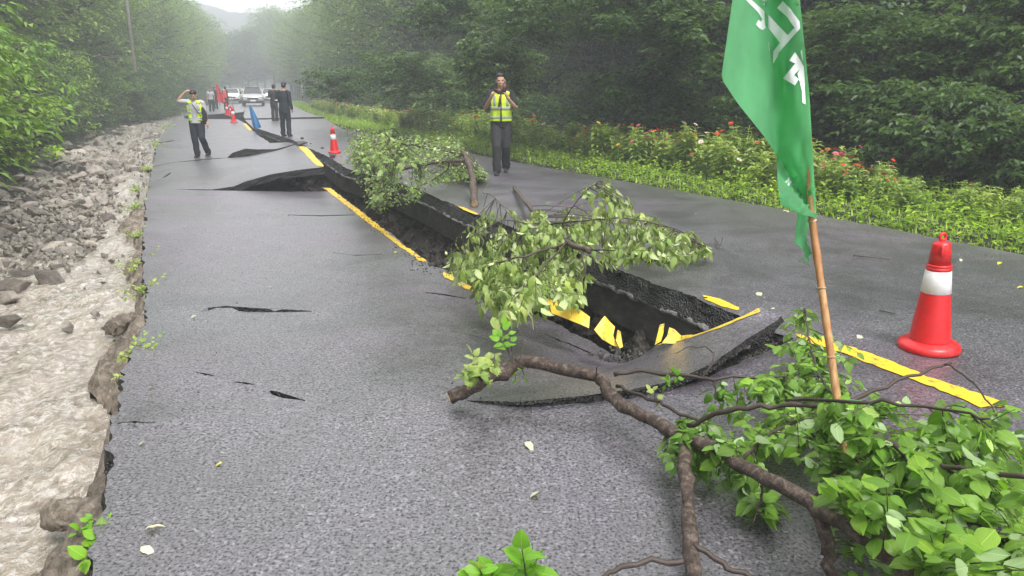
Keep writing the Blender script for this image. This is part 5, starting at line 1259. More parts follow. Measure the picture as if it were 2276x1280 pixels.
def cloth(poly, dfun, step=11, th=.0, jit=0):
    out = []; n = len(poly)
    for i in range(n):
        a, b = poly[i], poly[(i+1) % n]; m_ = max(1, int(math.hypot(b[0]-a[0], b[1]-a[1])/step))
        for k in range(m_): u = k/m_; out.append((a[0]+(b[0]-a[0])*u+rl.uniform(-jit,jit), a[1]+(b[1]-a[1])*u+rl.uniform(-jit,jit)))
    xs = [p[0] for p in out]; ys = [p[1] for p in out]
    g = [(x, y) for y in np.arange(min(ys)+step/2, max(ys), step) for x in np.arange(min(xs)+step/2, max(xs), step)]
    g = [q for q in g if inpoly(q[0], q[1], out)]
    vv = [Vector(p) for p in out]+[Vector(p) for p in g]; ed = [(i, (i+1) % len(out)) for i in range(len(out))]
    r = delaunay_2d_cdt(vv, ed, [], 0, 1e-4); v2 = [tuple(p) for p in r[0]]; ff = [tuple(f) for f in r[2] if inpoly(sum(v2[i][0] for i in f)/3, sum(v2[i][1] for i in f)/3, out)]
    return [PD(x, y, dfun(x, y)+th)-fo for x, y in v2], ff
acc = Acc()
acc.add(*cloth([(1690,-420),(1730,-420),(1775,0),(1797,210),(1805,350),(1815,484),(1800,452),(1770,420),(1745,372),(1726,345),(1700,305),(1640,230),(1608,182),(1604,165),(1628,0),(1660,-300)], d_front))
put('cloth', acc.mesh('cloth'), M_GFLAG, flag)
acc = Acc(); acc.add(*cloth([(1700,-420),(1735,-420),(1778,0),(1799,210),(1807,350),(1815,484),(1786,478),(1735,455),(1728,400),(1726,330),(1712,140),(1704,0)], d_inner, 12)); put('inner_fold', acc.mesh('inner_fold'), M_GFLAG, flag)
acc = Acc(); acc.add(*cloth([(1773,466),(1766,538),(1785,556),(1790,572),(1800,584),(1797,572),(1806,562),(1796,545),(1792,520),(1797,500),(1806,480),(1800,462)], d_tail, 6, 0, 1.2))
for k in range(9):
    x0, y0 = 1788+k*1.8, 562+k*1.2; acc.tube([PD(x0,y0,2.65)-fo, PD(x0-6-k*.6,y0+12,2.65)-fo, PD(x0-16+k*1.8,y0+17+k*.5,2.64)-fo], [.0008]*3, 3)
put('torn_tail', acc.mesh('torn_tail'), M_GFLAG, flag)
def Z3(pts): return [(1590+x/4.267, y/4.267) for x, y in pts]
STR = [Z3([(290,0),(345,0),(430,75),(490,130),(497,190),(490,250),(450,285),(420,270),(385,232),(408,186),(432,205),(445,180),(400,110)]),
       Z3([(440,0),(487,0),(485,60),(452,42),(470,18)]),
       Z3([(585,75),(640,10),(700,70),(800,205),(805,268),(700,385),(600,500),(592,530),(550,600),(520,560),(503,400),(550,487),(612,405),(500,262),(493,128),(600,245),(686,333),(750,262),(680,160)]),
       Z3([(755,495),(800,560),(838,630),(848,760),(856,990),(826,975),(820,860),(778,700),(800,655),(748,708),(790,752),(755,810),(640,742),(758,602),(700,575)]),
       Z3([(808,490),(822,465),(832,590)]),
       [(1672,-10),(1645,-60),(1655,-75),(1690,-15)], [(1720,-8),(1700,-40),(1735,-90),(1748,-80),(1722,-42),(1738,-20)]]
for k, st in enumerate(STR):
    acc = Acc(); acc.add(*cloth(st, d_front, 5, -.0035)); o = put('printed_character', acc.mesh('printed_character'), M_WPRINT, flag)
acc = Acc(); acc.add(*cloth([(1753,393),(1761,403),(1753,413),(1744.5,406)], d_inner, 5, -.0045)); put('printed_character', acc.mesh('printed_character'), M_WPRINT, flag)
# knot of green cloth tying the pole to the branch
acc = Acc(); kc = PD(1864, 884, PB.lerp(PT, .57).y)
kc = PB + (PT-PB)*((1190-884)/(1190-490)*.93)
tw_ = [kc-fo+Vector((.024*math.cos(a), .024*math.sin(a), .006*math.sin(a*1.5))) for a in np.linspace(0, 4*PI, 26)]; acc.tube(tw_, [.005]*26, 6)
for dx, dz in ((-.035,.01),(.045,.03),(.035,-.03)):
    acc.tube([kc-fo, kc-fo+Vector((dx*.6,-.03,dz*.8)), kc-fo+Vector((dx*1.3,-.035,dz*1.2-.01))], [.004,.010,.004], 6)
put('knot', acc.mesh('knot'), M_GFLAG, flag)
def small_flag(name, label, base, H, fh, w, m, lean, seed, group='small flags along the far road'):
    o = thing(name, label, 'flag', tuple(base), 0, group); acc = Acc(); top = Vector((lean*H, 0, H)); acc.tube([Vector((0,0,-.05)), top], [.018,.012], 8); put('pole', acc.mesh('pole'), M_BAMBOO, o)
    V=[];F=[]; n1, n2 = 8, 14; r = random.Random(seed)
    for j in range(n2+1):
        v = j/n2; z = H*.99-fh*v; ww = w*(.12+.88*v**.8)
        for i in range(n1+1): u = i/n1; V.append((lean*z+ww*(u-.15), -.03-.07*math.sin(u*9+v*2+seed)*v-.02, z-.08*fh*math.sin(u*3)))
    for j in range(n2):
        for i in range(n1): a = j*(n1+1)+i; F.append((a,a+1,a+n1+2,a+n1+1))
    a = Acc(); a.add(V,F); put('cloth', a.mesh('cloth'), m, o); return o
b = P(566,287,0); d = proj(b)[2]; k = d/FPX
small_flag('flag_on_pole', 'furled blue flag standing at the far end of the fissure', b, 54*k, 48*k, 20*k, M_BFLAG, -.12, 2)
b = P(489,240,0); b = PD(489, 237, 50); k = proj(b)[2]/FPX
small_flag('flag_on_pole', 'red flag held up beside the far people on the left lane', b, 50*k, 38*k, 18*k, M_RFLAG, -.06, 5)
b = P(524,270,-.1); k = proj(b)[2]/FPX; o = thing('thin_pole', 'thin leaning grey pole among the far cones', 'pole', tuple(b)); acc = Acc(); acc.tube([(0,0,-.1),(-4*k,0,52*k)], [.03,.02], 6); put('pole', acc.mesh('pole'), plain('grey_pole', (.14,.15,.16)), o)
b = PD(300, 150, 26); b.z = 0; o = thing('utility_pole', 'slim pale utility pole rising from the left bank trees', 'utility pole', (b.x, b.y, float(terrain_z(27,-14))))
acc = Acc(); acc.tube([(0,0,-.3),(0.1,0,10)], [.05,.04], 12); put('post', acc.mesh('post'), plain('concrete_pole', (.62,.62,.60)), o)
acc = Acc(); acc.tube([(-.6,0,9.3),(.8,0,9.3)], [.04,.04], 6); put('crossarm', acc.mesh('crossarm'), plain('crossarm_steel', (.2,.2,.2)), o)

# ================================================================== PEOPLE
def vox(bm, name, voxel, m, parent, sm=3):
    me = bpy.data.meshes.new(name); bm.to_mesh(me); bm.free()
    tmp = bpy.data.objects.new('tmp', me); COL.objects.link(tmp)
    md = tmp.modifiers.new('r', 'REMESH'); md.mode = 'VOXEL'; md.voxel_size = voxel; md.use_smooth_shade = True
    if sm: s_ = tmp.modifiers.new('s', 'SMOOTH'); s_.factor = .5; s_.iterations = sm
    dg = bpy.context.evaluated_depsgraph_get(); out = bpy.data.meshes.new_from_object(tmp.evaluated_get(dg)); bpy.data.objects.remove(tmp); bpy.data.meshes.remove(me)
    out.name = name; out.materials.clear(); out.materials.append(m); smooth(out); return put(name, out, None, parent)
def limb(bm, pts, rad, seg=12, ell=None):
    """closed bent tapered limb with round ends; ell = (side vector, ratio) for flattened sections"""
    pts = [Vector(p) for p in pts]; P_ = []; R_ = []
    for i in range(len(pts)): P_.append(pts[i]); R_.append(rad[i])
    d0 = (P_[0]-P_[1]).normalized(); d1 = (P_[-1]-P_[-2]).normalized()
    P_ = [P_[0]+d0*R_[0]*.85, P_[0]+d0*R_[0]*.5] + P_ + [P_[-1]+d1*R_[-1]*.5, P_[-1]+d1*R_[-1]*.85]; R_ = [R_[0]*.45, R_[0]*.85] + R_ + [R_[-1]*.85, R_[-1]*.45]
    V, F = tube_arrays(P_, R_, seg)
    vs_ = [bm.verts.new(v) for v in V]
    for f in F: bm.faces.new([vs_[i] for i in f])
def rings(bm, rs, seg=20):
    """rs: (center, rx, ry, rot) horizontal-ish ellipse rings"""
    V = []
    for (c, rx, ry, yaw) in rs:
        for k in range(seg): a = 2*PI*k/seg; x, y = rx*math.cos(a), ry*math.sin(a); V.append(bm.verts.new((c[0]+x*math.cos(yaw)-y*math.sin(yaw), c[1]+x*math.sin(yaw)+y*math.cos(yaw), c[2])))
    n = len(rs)
    for i in range(n-1):
        for k in range(seg): k2 = (k+1) % seg; bm.faces.new((V[i*seg+k], V[i*seg+k2], V[(i+1)*seg+k2], V[(i+1)*seg+k]))
    bm.faces.new(V[:seg][::-1]); bm.faces.new(V[-seg:])
def ball(bm, c, s, seg=14):
    r = bmesh.ops.create_uvsphere(bm, u_segments=seg, v_segments=10, radius=1)
    for v in r['verts']: v.co = Vector((v.co.x*s[0]+c[0], v.co.y*s[1]+c[1], v.co.z*s[2]+c[2]))
def fingers(bm, wrist, hand_dir, palm_n, L=.085, curl=.6, side=1, r=.0085):
    """palm, four unequal bent fingers and a thumb from the side of the palm"""
    w = Vector(wrist); d = Vector(hand_dir).normalized(); n = Vector(palm_n); n = (n-d*n.dot(d)).normalized(); s = d.cross(n)*side
    limb(bm, [w, w+d*.04, w+d*.075], [.024,.030,.030], 10); limb(bm, [w+s*.018+d*.02, w+s*.022+d*.075], [.018,.018], 8); limb(bm, [w-s*.018+d*.02, w-s*.022+d*.072], [.018,.018], 8)
    for i, (off, ln) in enumerate([(-.030,.060),(-.010,.075),(.010,.080),(.030,.070)]):
        b = w+d*.078+s*off; a1 = curl*.5; a2 = curl*1.2; a3 = curl*1.8
        p1 = b+(d*math.cos(a1)+n*math.sin(a1))*ln*.42; p2 = p1+(d*math.cos(a2)+n*math.sin(a2))*ln*.32; p3 = p2+(d*math.cos(a3)+n*math.sin(a3))*ln*.26; limb(bm, [b-d*.02, b, p1, p2, p3], [r*1.05, r, r*.95, r*.88, r*.75], 8)
    b = w+d*.025+s*.028; p1 = b+(s*.8+d*.6+n*.3).normalized()*.035; p2 = p1+(s*.3+d*.8+n*.5).normalized()*.028; limb(bm, [w+d*.02+s*.01, b, p1, p2], [.013,.012,.0105,.009], 8)
def head(bm, c, pitch=0.0, yaw=0.0, scale=1.0):
    """skull, jaw, nose, brow, ears; faces -Y"""
    M = Matrix.Translation(Vector(c)) @ Euler((pitch, 0, yaw)).to_matrix().to_4x4(); b2 = bmesh.new()
    ball(b2, (0,.012,.03), (.077,.095,.098)); ball(b2, (0,-.022,-.03), (.062,.070,.085)); ball(b2, (0,-.045,-.085), (.036,.034,.03)); 
    for sx in (-1,1): ball(b2, (sx*.034,-.062,-.022), (.026,.022,.024), 10); ball(b2, (sx*.080,.008,-.005), (.012,.020,.032), 10); ball(b2, (sx*.030,-.074,.030), (.026,.014,.010), 8)
    limb(b2, [(0,-.082,.022),(0,-.094,-.002),(0,-.104,-.022)], [.009,.011,.014], 8); ball(b2, (0,-.088,-.056), (.024,.012,.007), 8); ball(b2, (0,-.086,-.066), (.020,.012,.007), 8)
    for v in b2.verts: v.co = M @ (v.co*scale)
    me = bpy.data.meshes.new('h'); b2.to_mesh(me); b2.free(); bm.from_mesh(me); bpy.data.meshes.remove(me); return M
M_SKIN = plain('skin', (.46,.27,.19), .5, .08, 20); M_HAIR = plain('black_hair', (.012,.011,.012), .45, .3, 90)
M_HIVIS = plain('yellow_hi_vis_cloth', (.62,.86,.03), .6, .10, 16, bmp=.3); M_SILVER = plain('silver_reflective_tape', (.42,.45,.44), .35, .12, 30)
M_DARK = plain('black_cloth', (.010,.0105,.012), .8, .3, 20, bmp=.3); M_NAVY = plain('navy_cloth', (.009,.013,.021), .8, .3, 14, bmp=.3); M_GREYT = plain('grey_trousers', (.024,.027,.027), .8, .25, 12, bmp=.4)
M_TEE = plain('grey_t_shirt', (.42,.42,.45), .8, .12, 12, bmp=.3); M_SHOE = plain('black_shoe', (.015,.015,.016), .4); M_PHONE = plain('phone_case', (.09,.035,.032), .4); M_EYEB = plain('eye_dark', (.02,.015,.012), .2); M_LIPS = plain('lips', (.40,.15,.12), .5)
M_REDV = plain('orange_red_vest', (.78,.07,.05), .6)
def person(label, loc, rz, J, top, trou, vest=None, tee=None, hair='short', sc=1.0, sleeves='long', voxel=.009, group=None, jacket_len=.86, face=True, vestopen=.03, hands=True):
    """J: joints dict: hip, chest, neck, head, headrot, LS/LE/LW (left on picture, -x), RS/RE/RW, hand dirs, LK/LF, RK/RF"""
    o = thing('person', label, 'person', tuple(loc), rz, group); o.scale = (sc,)*3
    V_ = lambda k: Vector(J[k]); hip, chest, neck = V_('hip'), V_('chest'), V_('neck')
    def arms(bm, r, stop=None, grow=0):
        for s in 'LR':
            S_, E_, W_ = V_(s+'S'), V_(s+'E'), V_(s+'W')
            if stop == 'short': m_ = S_.lerp(E_, .72); limb(bm, [S_.lerp(neck,.25), S_, m_], [.055+grow, .060+grow, .058+grow], 12)
            elif stop == 'long': limb(bm, [S_.lerp(neck,.25), S_, S_.lerp(E_,.5), E_, E_.lerp(W_,.5), E_.lerp(W_,.95)], [.055+grow,.060+grow,.055+grow,.048+grow,.043+grow,.036+grow], 12)
            else: limb(bm, [S_.lerp(neck,.3), S_, S_.lerp(E_,.5), E_, E_.lerp(W_,.3), W_], [.048,.053,.045,.038,.037,.025], 12)
    # body: one continuous skin surface
    bm = bmesh.new(); M = head(bm, J['head'], J.get('pitch',0), J.get('yaw',0), J.get('hs', 1.0)); limb(bm, [neck-Vector((0,0,.06)), neck, Vector(J['head'])+Vector((0,.015,-.05))], [.062,.055,.056], 14); arms(bm, 0)
    rings(bm, [(hip-Vector((0,0,.08)), .14,.10,0),(hip, .155,.105,0),(hip.lerp(chest,.5), .135,.095,0),(chest, .16,.105,0),(chest.lerp(neck,.55), .15,.09,0),(chest.lerp(neck,.95), .06,.055,0)])
    for s in 'LR':
        K, F_ = V_(s+'K'), V_(s+'F'); H_ = hip+Vector((-.085 if s == 'L' else .085, 0, -.04)); limb(bm, [H_, H_.lerp(K,.5), K, K.lerp(F_,.35), F_+Vector((0,0,.07))], [.085,.075,.055,.052,.036], 12); limb(bm, [F_+Vector((0,.02,.04)), F_+Vector((0,-.06,.03)), F_+Vector((0,-.13,.02))], [.038,.036,.028], 10)
        if hands: fingers(bm, J[s+'W'], J[s+'H'], J[s+'N'], curl=J.get(s+'C',.5), side=1 if s == 'L' else -1)
    vox(bm, 'body', voxel*.75, M_SKIN, o, 2)
    if face:
        bm = bmesh.new()
        for sx in (-1,1): ball(bm, M @ (Vector((sx*.031,-.080,.012))*J.get('hs',1)), (.012,.006,.0045), 8)
        me = bm_mesh('eyes', bm, True); me.materials.append(M_EYEB); put('eyes', me, None, o)
        bm = bmesh.new(); ball(bm, M @ Vector((0,-.099,-.060)), (.021,.006,.005), 8); me = bm_mesh('mouth', bm, True); me.materials.append(M_LIPS); put('mouth', me, None, o)
    # hair cap
    bm = bmesh.new(); b2 = bmesh.new(); ball(b2, (0,.026,.050), (.083,.096,.090), 22)
    ball(b2, (0,.060,.0), (.070,.062,.080), 16); ball(b2, (0,-.01,.095), (.066,.070,.036), 14)
    for i in range(60):
        a = i*2.4; z = 1-(i+.5)/60*1.25; rr_ = math.sqrt(max(0,1-z*z)); q = Vector((.080*rr_*math.cos(a), .028+.094*rr_*math.sin(a), .052+.088*z))
        if q.y < -.045 and q.z < .09: continue
        limb(b2, [q*.97, q*1.05+Vector((0,-.006,-.006))], [.014,.007], 6)
    for v in b2.verts: v.co = M @ v.co
    me = bpy.data.meshes.new('h'); b2.to_mesh(me); b2.free(); bm.from_mesh(me); bpy.data.meshes.remove(me); vox(bm, 'hair', voxel*.9, M_HAIR, o, 1)
    # trousers
    bm = bmesh.new(); rings(bm, [(hip-Vector((0,0,.10)), .165,.125,0),(hip, .178,.128,0),(hip+Vector((0,0,.10)), .160,.115,0)])
    for s in 'LR':
        K, F_ = V_(s+'K'), V_(s+'F'); H_ = hip+Vector((-.09 if s == 'L' else .09, 0, -.04)); A = F_+Vector((0,.012,.075))
        limb(bm, [H_, H_.lerp(K,.5)+Vector((0,.004,0)), K, K.lerp(A,.4)+Vector((.006,.008,0)), K.lerp(A,.7)+Vector((-.006,0,0)), K.lerp(A,.88)+Vector((.008,.004,0)), A], [.107,.100,.083,.080,.076,.081,.074], 14)
    vox(bm, 'trousers', voxel, trou, o, 2)
    for s in 'LR':
        F_ = V_(s+'F'); bm = bmesh.new(); limb(bm, [F_+Vector((0,.045,.042)), F_+Vector((0,-.02,.045)), F_+Vector((0,-.10,.034)), F_+Vector((0,-.165,.028))], [.044,.046,.042,.030], 12); bm_box(bm, F_+Vector((0,-.055,.008)), (.088,.27,.02), None, .006); vox(bm, 'shoe', voxel*.8, M_SHOE, o, 1)
    # top
    bm = bmesh.new(); low = hip+Vector((0,0,-(.92-jacket_len) if jacket_len < .92 else .02)) if top is not None else hip
    yb = .0
    rings(bm, [(low, .190,.138,0),(hip+Vector((0,0,.08)), .172,.125,0),(hip.lerp(chest,.55), .165,.120,0),(chest, .190,.130,0),(chest.lerp(neck,.5), .180,.112,0),(chest.lerp(neck,.85), .095,.075,0),(chest.lerp(neck,1.0), .068,.065,0)]); arms(bm, 0, sleeves, .008)
    ob = vox(bm, 'jacket' if sleeves == 'long' else 'shirt', voxel, top, o, 2)
    if vest:
        rings_ = [(hip.lerp(chest,.02)+Vector((0,0,.0)), .196,.150),(hip.lerp(chest,.3), .186,.145),(hip.lerp(chest,.6), .184,.142),(chest, .203,.150),(chest.lerp(neck,.35), .196,.140),(chest.lerp(neck,.62), .165,.118)]
        def surf(v, a, off=0):
            x = v*(len(rings_)-1); i = min(len(rings_)-2, int(x)); f = x-i; c = rings_[i][0].lerp(rings_[i+1][0], f); rx = rings_[i][1]*(1-f)+rings_[i+1][1]*f+off; ry = rings_[i][2]*(1-f)+rings_[i+1][2]*f+off
            w = .006*math.sin(a*7+v*5)+.004*math.sin(a*13-v*9); return c+Vector(((rx+w)*math.sin(a), -(ry+w)*math.cos(a), 0))
        def patch(nm_, v0, v1, a0, a1, m_, off=0, nv=14, na=34, cond=None, th=.004):
            bm = bmesh.new(); G = {}
            for j in range(nv+1):
                for i in range(na+1): G[j,i] = bm.verts.new(surf(v0+(v1-v0)*j/nv, a0(v0+(v1-v0)*j/nv)+(a1(v0+(v1-v0)*j/nv)-a0(v0+(v1-v0)*j/nv))*i/na, off))
            for j in range(nv):
                for i in range(na):
                    vm = v0+(v1-v0)*(j+.5)/nv; am = a0(vm)+(a1(vm)-a0(vm))*(i+.5)/na
                    if cond is None or cond(vm, am): bm.faces.new((G[j,i],G[j,i+1],G[j+1,i+1],G[j+1,i]))
            bmesh.ops.delete(bm, geom=[v for v in bm.verts if not v.link_faces], context='VERTS')
            me = bm_mesh(nm_, bm, True); me.materials.append(m_); q = put(nm_, me, None, o); sd = q.modifiers.new('t','SOLIDIFY'); sd.thickness = th; return q
        op = lambda v: vestopen*(1+ (1.2 if vestopen > .2 else 3.2)*max(0, v-.45)) ; cl = lambda v: 2*PI-op(v)
        arm = lambda v, a: not (v > .62 and (abs((a % (2*PI))-PI/2) < .50*(v-.5)*2.4 or abs((a % (2*PI))-3*PI/2) < .50*(v-.5)*2.4))
        vm_, sm_ = vest
        patch('vest', 0, 1, op, cl, vm_, .0, 26, 72, arm)
        for nm2, v0, v1 in (('reflective_tape', .10,.18),('reflective_tape', .40,.48)): patch(nm2, v0, v1, op, cl, sm_, .006, 3, 60, arm, .003)
        for ac in (.62, -.62+2*PI): patch('reflective_tape', .50, .97, lambda v: ac-.13, lambda v: ac+.13, sm_, .006, 14, 4, None, .003)
        # shoulder straps closing the vest over the shoulders
        for sx in (-1,1):
            bm = bmesh.new(); A = chest.lerp(neck,.62)
            pts = [A+Vector((sx*.105,-.100,-.005)), A+Vector((sx*.110,-.085,.045)), A+Vector((sx*.108,-.02,.072)), A+Vector((sx*.108,.06,.058)), A+Vector((sx*.10,.105,0))]
            pr = None
            for p in pts:
                a_, b_ = bm.verts.new(p+Vector((-.045,0,.004 if sx > 0 else -.012))), bm.verts.new(p+Vector((.045,0,-.012 if sx > 0 else .004)))
                if pr: bm.faces.new((pr[0],pr[1],b_,a_))
                pr = (a_,b_)
            me = bm_mesh('shoulder_strap', bm, True); me.materials.append(vm_); q = put('shoulder_strap', me, None, o); sd = q.modifiers.new('t','SOLIDIFY'); sd.thickness = .006; sd.offset = 0
    return o, M
# man photographing, walking towards us
J1 = dict(hip=(0,0,.93), chest=(0,-.01,1.27), neck=(0,0,1.47), head=(-.005,-.035,1.625), pitch=.08, yaw=.05, LS=(-.185,0,1.415), LE=(-.270,-.10,1.165), LW=(-.165,-.33,1.345), LH=(.35,-.25,.9), LN=(1,.2,-.2), LC=.75,
          RS=(.185,0,1.415), RE=(.262,-.11,1.165), RW=(.120,-.34,1.34), RH=(-.35,-.2,.9), RN=(-1,.2,-.2), RC=.75, LK=(-.075,-.16,.50), LF=(-.075,-.17,.0), RK=(.085,-.03,.49), RF=(.085,.22,.03))
loc = P(1114,386,0); p1, M1 = person('man in yellow hi-vis vest on the right lane taking a picture with a phone', loc, .0, J1, M_DARK, M_GREYT, vest=(M_HIVIS, M_SILVER), sleeves='short', sc=1.0)
def box_child(name, c, s, m, parent, rot=(0,0,0), bev=.004):
    bm = bmesh.new(); bm_box(bm, (0,0,0), s, None, bev); me = bm_mesh(name, bm, True); me.materials.append(m); return put(name, me, None, parent, c, rot)
ph = thing('phone', 'phone in a reddish brown case held sideways by the man in the vest', 'phone', tuple(loc+Vector((-.035,-.375,1.455)))); box_child('phone_body', (0,0,0), (.155,.010,.076), M_PHONE, ph); box_child('camera_bump', (-.052,-.008,.018), (.03,.006,.03), M_SHOE, ph)
box_child('case_flap', (.105,-.01,.055), (.075,.006,.150), M_PHONE, ph, (0,.08,.25))
box_child('watch', (.135,-.31,1.315), (.045,.045,.022), M_SHOE, p1, (.4,.6,0), .006)
box_child('camera_strap', (-.02,-.165,1.28), (.035,.006,.20), M_PHONE, p1, (0,.12,0), .002); box_child('zip', (.004,-.160,1.10), (.022,.012,.34), M_DARK, p1, (0,0,0), .003)
# man in open vest, hand on head, looking down
J2 = dict(hip=(0,0,.93), chest=(.01,-.02,1.25), neck=(.01,-.03,1.44), head=(.015,-.085,1.565), pitch=.55, yaw=-.1, LS=(-.175,-.02,1.40), LE=(-.385,-.10,1.43), LW=(-.165,-.09,1.655), LH=(.85,.15,.25), LN=(.2,.2,-1), LC=.5,
          RS=(.195,-.01,1.385), RE=(.245,.01,1.10), RW=(.285,-.09,.865), RH=(.1,-.2,-1), RN=(-1,-.2,0), RC=.4, LK=(-.09,-.03,.49), LF=(-.07,-.02,.0), RK=(.11,-.10,.50), RF=(.155,.16,.02))
loc = P(446,349,-.22); p2, _ = person('man in open yellow vest and grey shirt, one hand on his bowed head', loc, .12, J2, M_TEE, M_NAVY, vest=(M_HIVIS, M_SILVER), sleeves='short', sc=.99, vestopen=.42)
bm = bmesh.new(); limb(bm, [(.19,-.06,1.24),(.235,-.07,1.10),(.25,-.09,.98),(.235,-.08,.86)], [.045,.062,.058,.03], 12); limb(bm, [(.24,-.12,1.12),(.21,-.13,.98)], [.03,.04], 8); q = vox(bm, 'folded_jacket', .012, M_DARK, p2, 2)
bm = bmesh.new(); limb(bm, [(-.02,-.16,1.36),(.07,-.17,1.22),(.16,-.14,1.05)], [.008,.008,.008], 6); me = bm_mesh('bag_strap', bm, True); me.materials.append(M_DARK); put('bag_strap', me, None, p2)
# man in dark clothes seen from behind
J3 = dict(hip=(0,0,.93), chest=(0,-.02,1.27), neck=(0,-.04,1.46), head=(0,-.09,1.60), pitch=.45, yaw=.2, LS=(-.19,0,1.41), LE=(-.235,.04,1.13), LW=(-.255,-.02,.88), LH=(0,-.2,-1), LN=(1,0,0), LC=.5, RS=(.19,0,1.41), RE=(.25,.0,1.13), RW=(.16,-.24,1.18), RH=(-.5,-.8,.2), RN=(0,0,1), RC=.7, LK=(-.10,-.03,.49), LF=(-.115,.02,0), RK=(.10,-.02,.49), RF=(.105,.0,0))
loc = P(637,303,0); p3, _ = person('man in a dark jacket and trousers seen from behind, looking down beside the fissure', loc, PI-.15, J3, M_NAVY, M_NAVY, sc=.98, jacket_len=.74, voxel=.012)
ph = thing('phone', 'small pale phone held by the man in the dark jacket', 'phone', tuple(loc+Vector((-.22,.0,1.13)))); box_child('phone_body', (0,-.06,0), (.08,.012,.045), plain('white_phone', (.7,.72,.75)), ph)
J4 = dict(J3); J4.update(pitch=.1, LE=(-.30,.02,1.18), LW=(-.42,-.04,.98))
loc = P(612,268,0); person('second person in dark clothes partly hidden behind the man in the dark jacket', loc, 2.9, J4, M_DARK, M_DARK, sc=.97, jacket_len=.70, voxel=.014)
J5 = dict(J3); J5.update(pitch=0., RE=(.24,.0,1.13), RW=(.24,-.05,.88), RH=(0,-.2,-1), RN=(-1,0,0))
loc = PD(503,237,52); loc.z = 0.02; person('far person in an orange red vest next to the red flag', loc, 2.8, J5, M_DARK, M_DARK, vest=(M_REDV, M_REDV), sc=.92, voxel=.018)
loc = PD(470,235,51); loc.z = -.05; person('far person in a pale top left of the red flag', loc, .4, J5, M_TEE, M_DARK, sc=.92, voxel=.018, sleeves='short')
loc = PD(480,236,56); loc.z = 0.0; person('far person in dark clothes just left of the red flag', loc, .9, J5, M_DARK, M_DARK, sc=.92, voxel=.018)

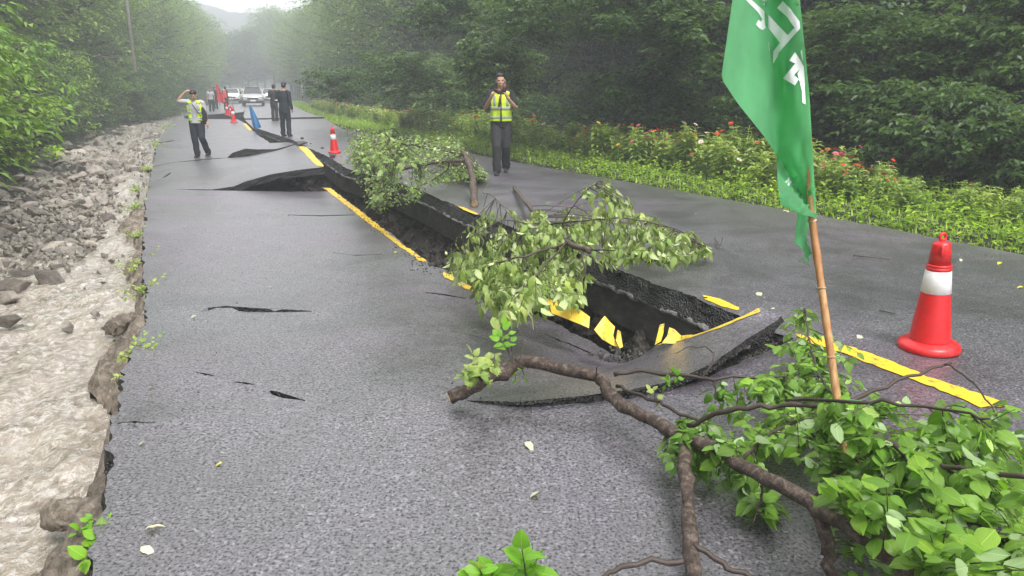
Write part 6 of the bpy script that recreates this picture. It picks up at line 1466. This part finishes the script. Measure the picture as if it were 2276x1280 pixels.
# ================================================================== CARS
def carpaint(name, col): return mat(name, col, .3, .6, .15)
M_GLASS = mat('car_glass', (.03,.035,.04), .08, .8); M_TYRE = plain('tyre', (.02,.02,.02), .8); M_RIM = mat('rim', (.5,.5,.52), .3, .5, .8); M_TRIM = plain('dark_trim', (.03,.03,.033), .5); M_LAMP = mat('lamp_glass', (.75,.78,.8), .1, .8)
M_PAINTS = {'silver': carpaint('silver_paint', (.45,.46,.46)), 'white': carpaint('white_paint', (.78,.78,.78)), 'dark grey': carpaint('dark_grey_paint', (.12,.13,.14)), 'beige': carpaint('beige_paint', (.55,.50,.42))}
def make_car(label, paint, loc, rz, group, kind='suv'):
    o = thing('parked_car', label, 'car', tuple(loc), rz, group); L, Wd = 4.5, 1.80; hH = 1.62 if kind == 'suv' else 1.45
    # front faces -Y. side profile (y, z low, z high shoulder)
    st = [(-2.25,.42,.66,.80),(-2.15,.30,.80,.86),(-1.9,.24,.92,.90),(-1.0,.22,1.02,.90),(0,.22,1.04,.90),(1.2,.22,1.05,.90),(2.0,.26,1.04,.88),(2.2,.36,.95,.84)]
    bm = bmesh.new(); R = []
    for (y, z0, z1, w) in st:
        w = w*Wd/1.8; prof = [(-.80*w,z0),(-w,z0+.10),(-w*1.0,(z0+z1)/2),(-w*.97,z1-.08),(-w*.86,z1),(0,z1+.02),(w*.86,z1),(w*.97,z1-.08),(w,(z0+z1)/2),(w,z0+.10),(.80*w,z0)]; R.append([bm.verts.new((x,y,z)) for x, z in prof])
    for a, b in zip(R, R[1:]):
        for i in range(len(a)-1): bm.faces.new((a[i],a[i+1],b[i+1],b[i]))
        bm.faces.new((a[-1],a[0],b[0],b[-1]))
    bm.faces.new(R[0][::-1]); bm.faces.new(R[-1]); me = bm_mesh('body', bm, True); me.materials.append(M_PAINTS[paint]); put('body', me, None, o)
    bm = bmesh.new(); lo = [(-1.05,1.00),(1.95,1.02)]; T = [bm.verts.new(p) for p in [(-.78,-1.05,1.0),(.78,-1.05,1.0),(.78,2.0,1.0),(-.78,2.0,1.0),(-.62,-.30,hH-.04),(.62,-.30,hH-.04),(.64,1.55,hH-.05),(-.64,1.55,hH-.05)]]
    for f in ((0,1,5,4),(1,2,6,5),(2,3,7,6),(3,0,4,7)): bm.faces.new([T[i] for i in f])
    bm.faces.new([T[i] for i in (4,5,6,7)]); me = bm_mesh('window', bm); me.materials.append(M_GLASS); put('window', me, None, o)
    bm = bmesh.new(); bm_box(bm, (0,.62,hH-.02), (1.28,1.95,.06), None, .025); me = bm_mesh('roof', bm, True); me.materials.append(M_PAINTS[paint]); rf_ = put('roof', me, None, o)
    a = Acc()
    for sx in (-1,1):
        a.tube([(sx*.79,-1.07,1.0),(sx*.63,-.30,hH-.03)], [.035,.035], 6); a.tube([(sx*.79,.55,1.0),(sx*.65,.50,hH-.03)], [.03,.03], 6); a.tube([(sx*.78,2.02,1.0),(sx*.65,1.57,hH-.03)], [.045,.045], 6)
    put('pillars', a.mesh('pillars'), M_PAINTS[paint], o)
    bm = bmesh.new(); bm_box(bm, (0,-2.235,.62), (.95,.06,.20), None, .02); me = bm_mesh('grille', bm); me.materials.append(M_TRIM); put('grille', me, None, o)
    bm = bmesh.new(); bm_box(bm, (0,-2.22,.38), (1.62,.12,.16), None, .03); me = bm_mesh('bumper', bm); me.materials.append(M_TRIM); put('bumper', me, None, o)
    bm = bmesh.new(); bm_box(bm, (0,-2.285,.47), (.44,.012,.14), None, .004); me = bm_mesh('number_plate', bm); me.materials.append(M_LAMP); put('number_plate', me, None, o)
    for sx in (-1,1):
        bm = bmesh.new(); bm_box(bm, (sx*.66,-2.17,.76), (.36,.14,.13), None, .03); me = bm_mesh('headlight', bm, True); me.materials.append(M_LAMP); put('headlight', me, None, o)
        bm = bmesh.new(); bm_box(bm, (sx*.98,-.78,1.08), (.20,.10,.14), None, .03); me = bm_mesh('mirror', bm, True); me.materials.append(M_TRIM); put('mirror', me, None, o)
        for y in (-1.42, 1.38):
            a = Acc(); a.tube([(sx*.68,y,.33),(sx*.70,y,.33),(sx*.90,y,.33),(sx*.92,y,.33)], [.29,.33,.33,.29], 22); w_ = put('wheel', a.mesh('wheel', False), M_TYRE, o); a = Acc(); a.tube([(sx*.915,y,.33),(sx*.93,y,.33)], [.21,.19], 14); put('rim', a.mesh('rim', False), M_RIM, w_)
    return o
def yaw_at(s): return road_dir(s)-PI/2
s0 = 71; c0 = make_car('silver sport utility car parked on the right lane, nearest of the misty queue', 'silver', PD(564,233,66), yaw_at(s0), 'cars queued in the mist'); c0.location.z = .02
cars = [(-1.9,84,'white','white car in the misty queue, second from the front'),(1.9,86,'white','white car behind the silver one'),(-1.9,94,'beige','beige car farther back in the left queue'),(1.9,97,'silver','silver car farther back in the right queue'),(-1.9,104,'white','hazy white car third in the left queue'),(1.8,108,'beige','hazy car third in the right queue'),(-1.9,116,'silver','last visible car of the left queue'),(1.8,121,'white','last visible car of the right queue')]
for t, s_, pc_, lab in cars: make_car(lab, pc_, RP(s_, t, .02), yaw_at(s_), 'cars queued in the mist', 'sedan')

# ================================================================== HAZE
def build_haze():
    bm = bmesh.new(); bmesh.ops.create_cube(bm, size=1)
    for v in bm.verts: v.co = Vector((v.co.x*1500-100, v.co.y*1800+780, -2.2 if v.co.z < 0 else 52))
    me = bpy.data.meshes.new('haze'); bm.to_mesh(me); bm.free()
    m = bpy.data.materials.new('haze'); m.use_nodes = True; nt = m.node_tree; nt.nodes.clear()
    pv = nt.nodes.new('ShaderNodeVolumePrincipled'); pv.inputs['Color'].default_value = (.76,.81,.86,1); pv.inputs['Density'].default_value = HAZE
    ou = nt.nodes.new('ShaderNodeOutputMaterial'); nt.links.new(pv.outputs[0], ou.inputs['Volume'])
    tag(put('haze', me, m), 'pale mist hanging over the road and woods', 'haze', kind='stuff')
HAZE = .0043
build_haze()
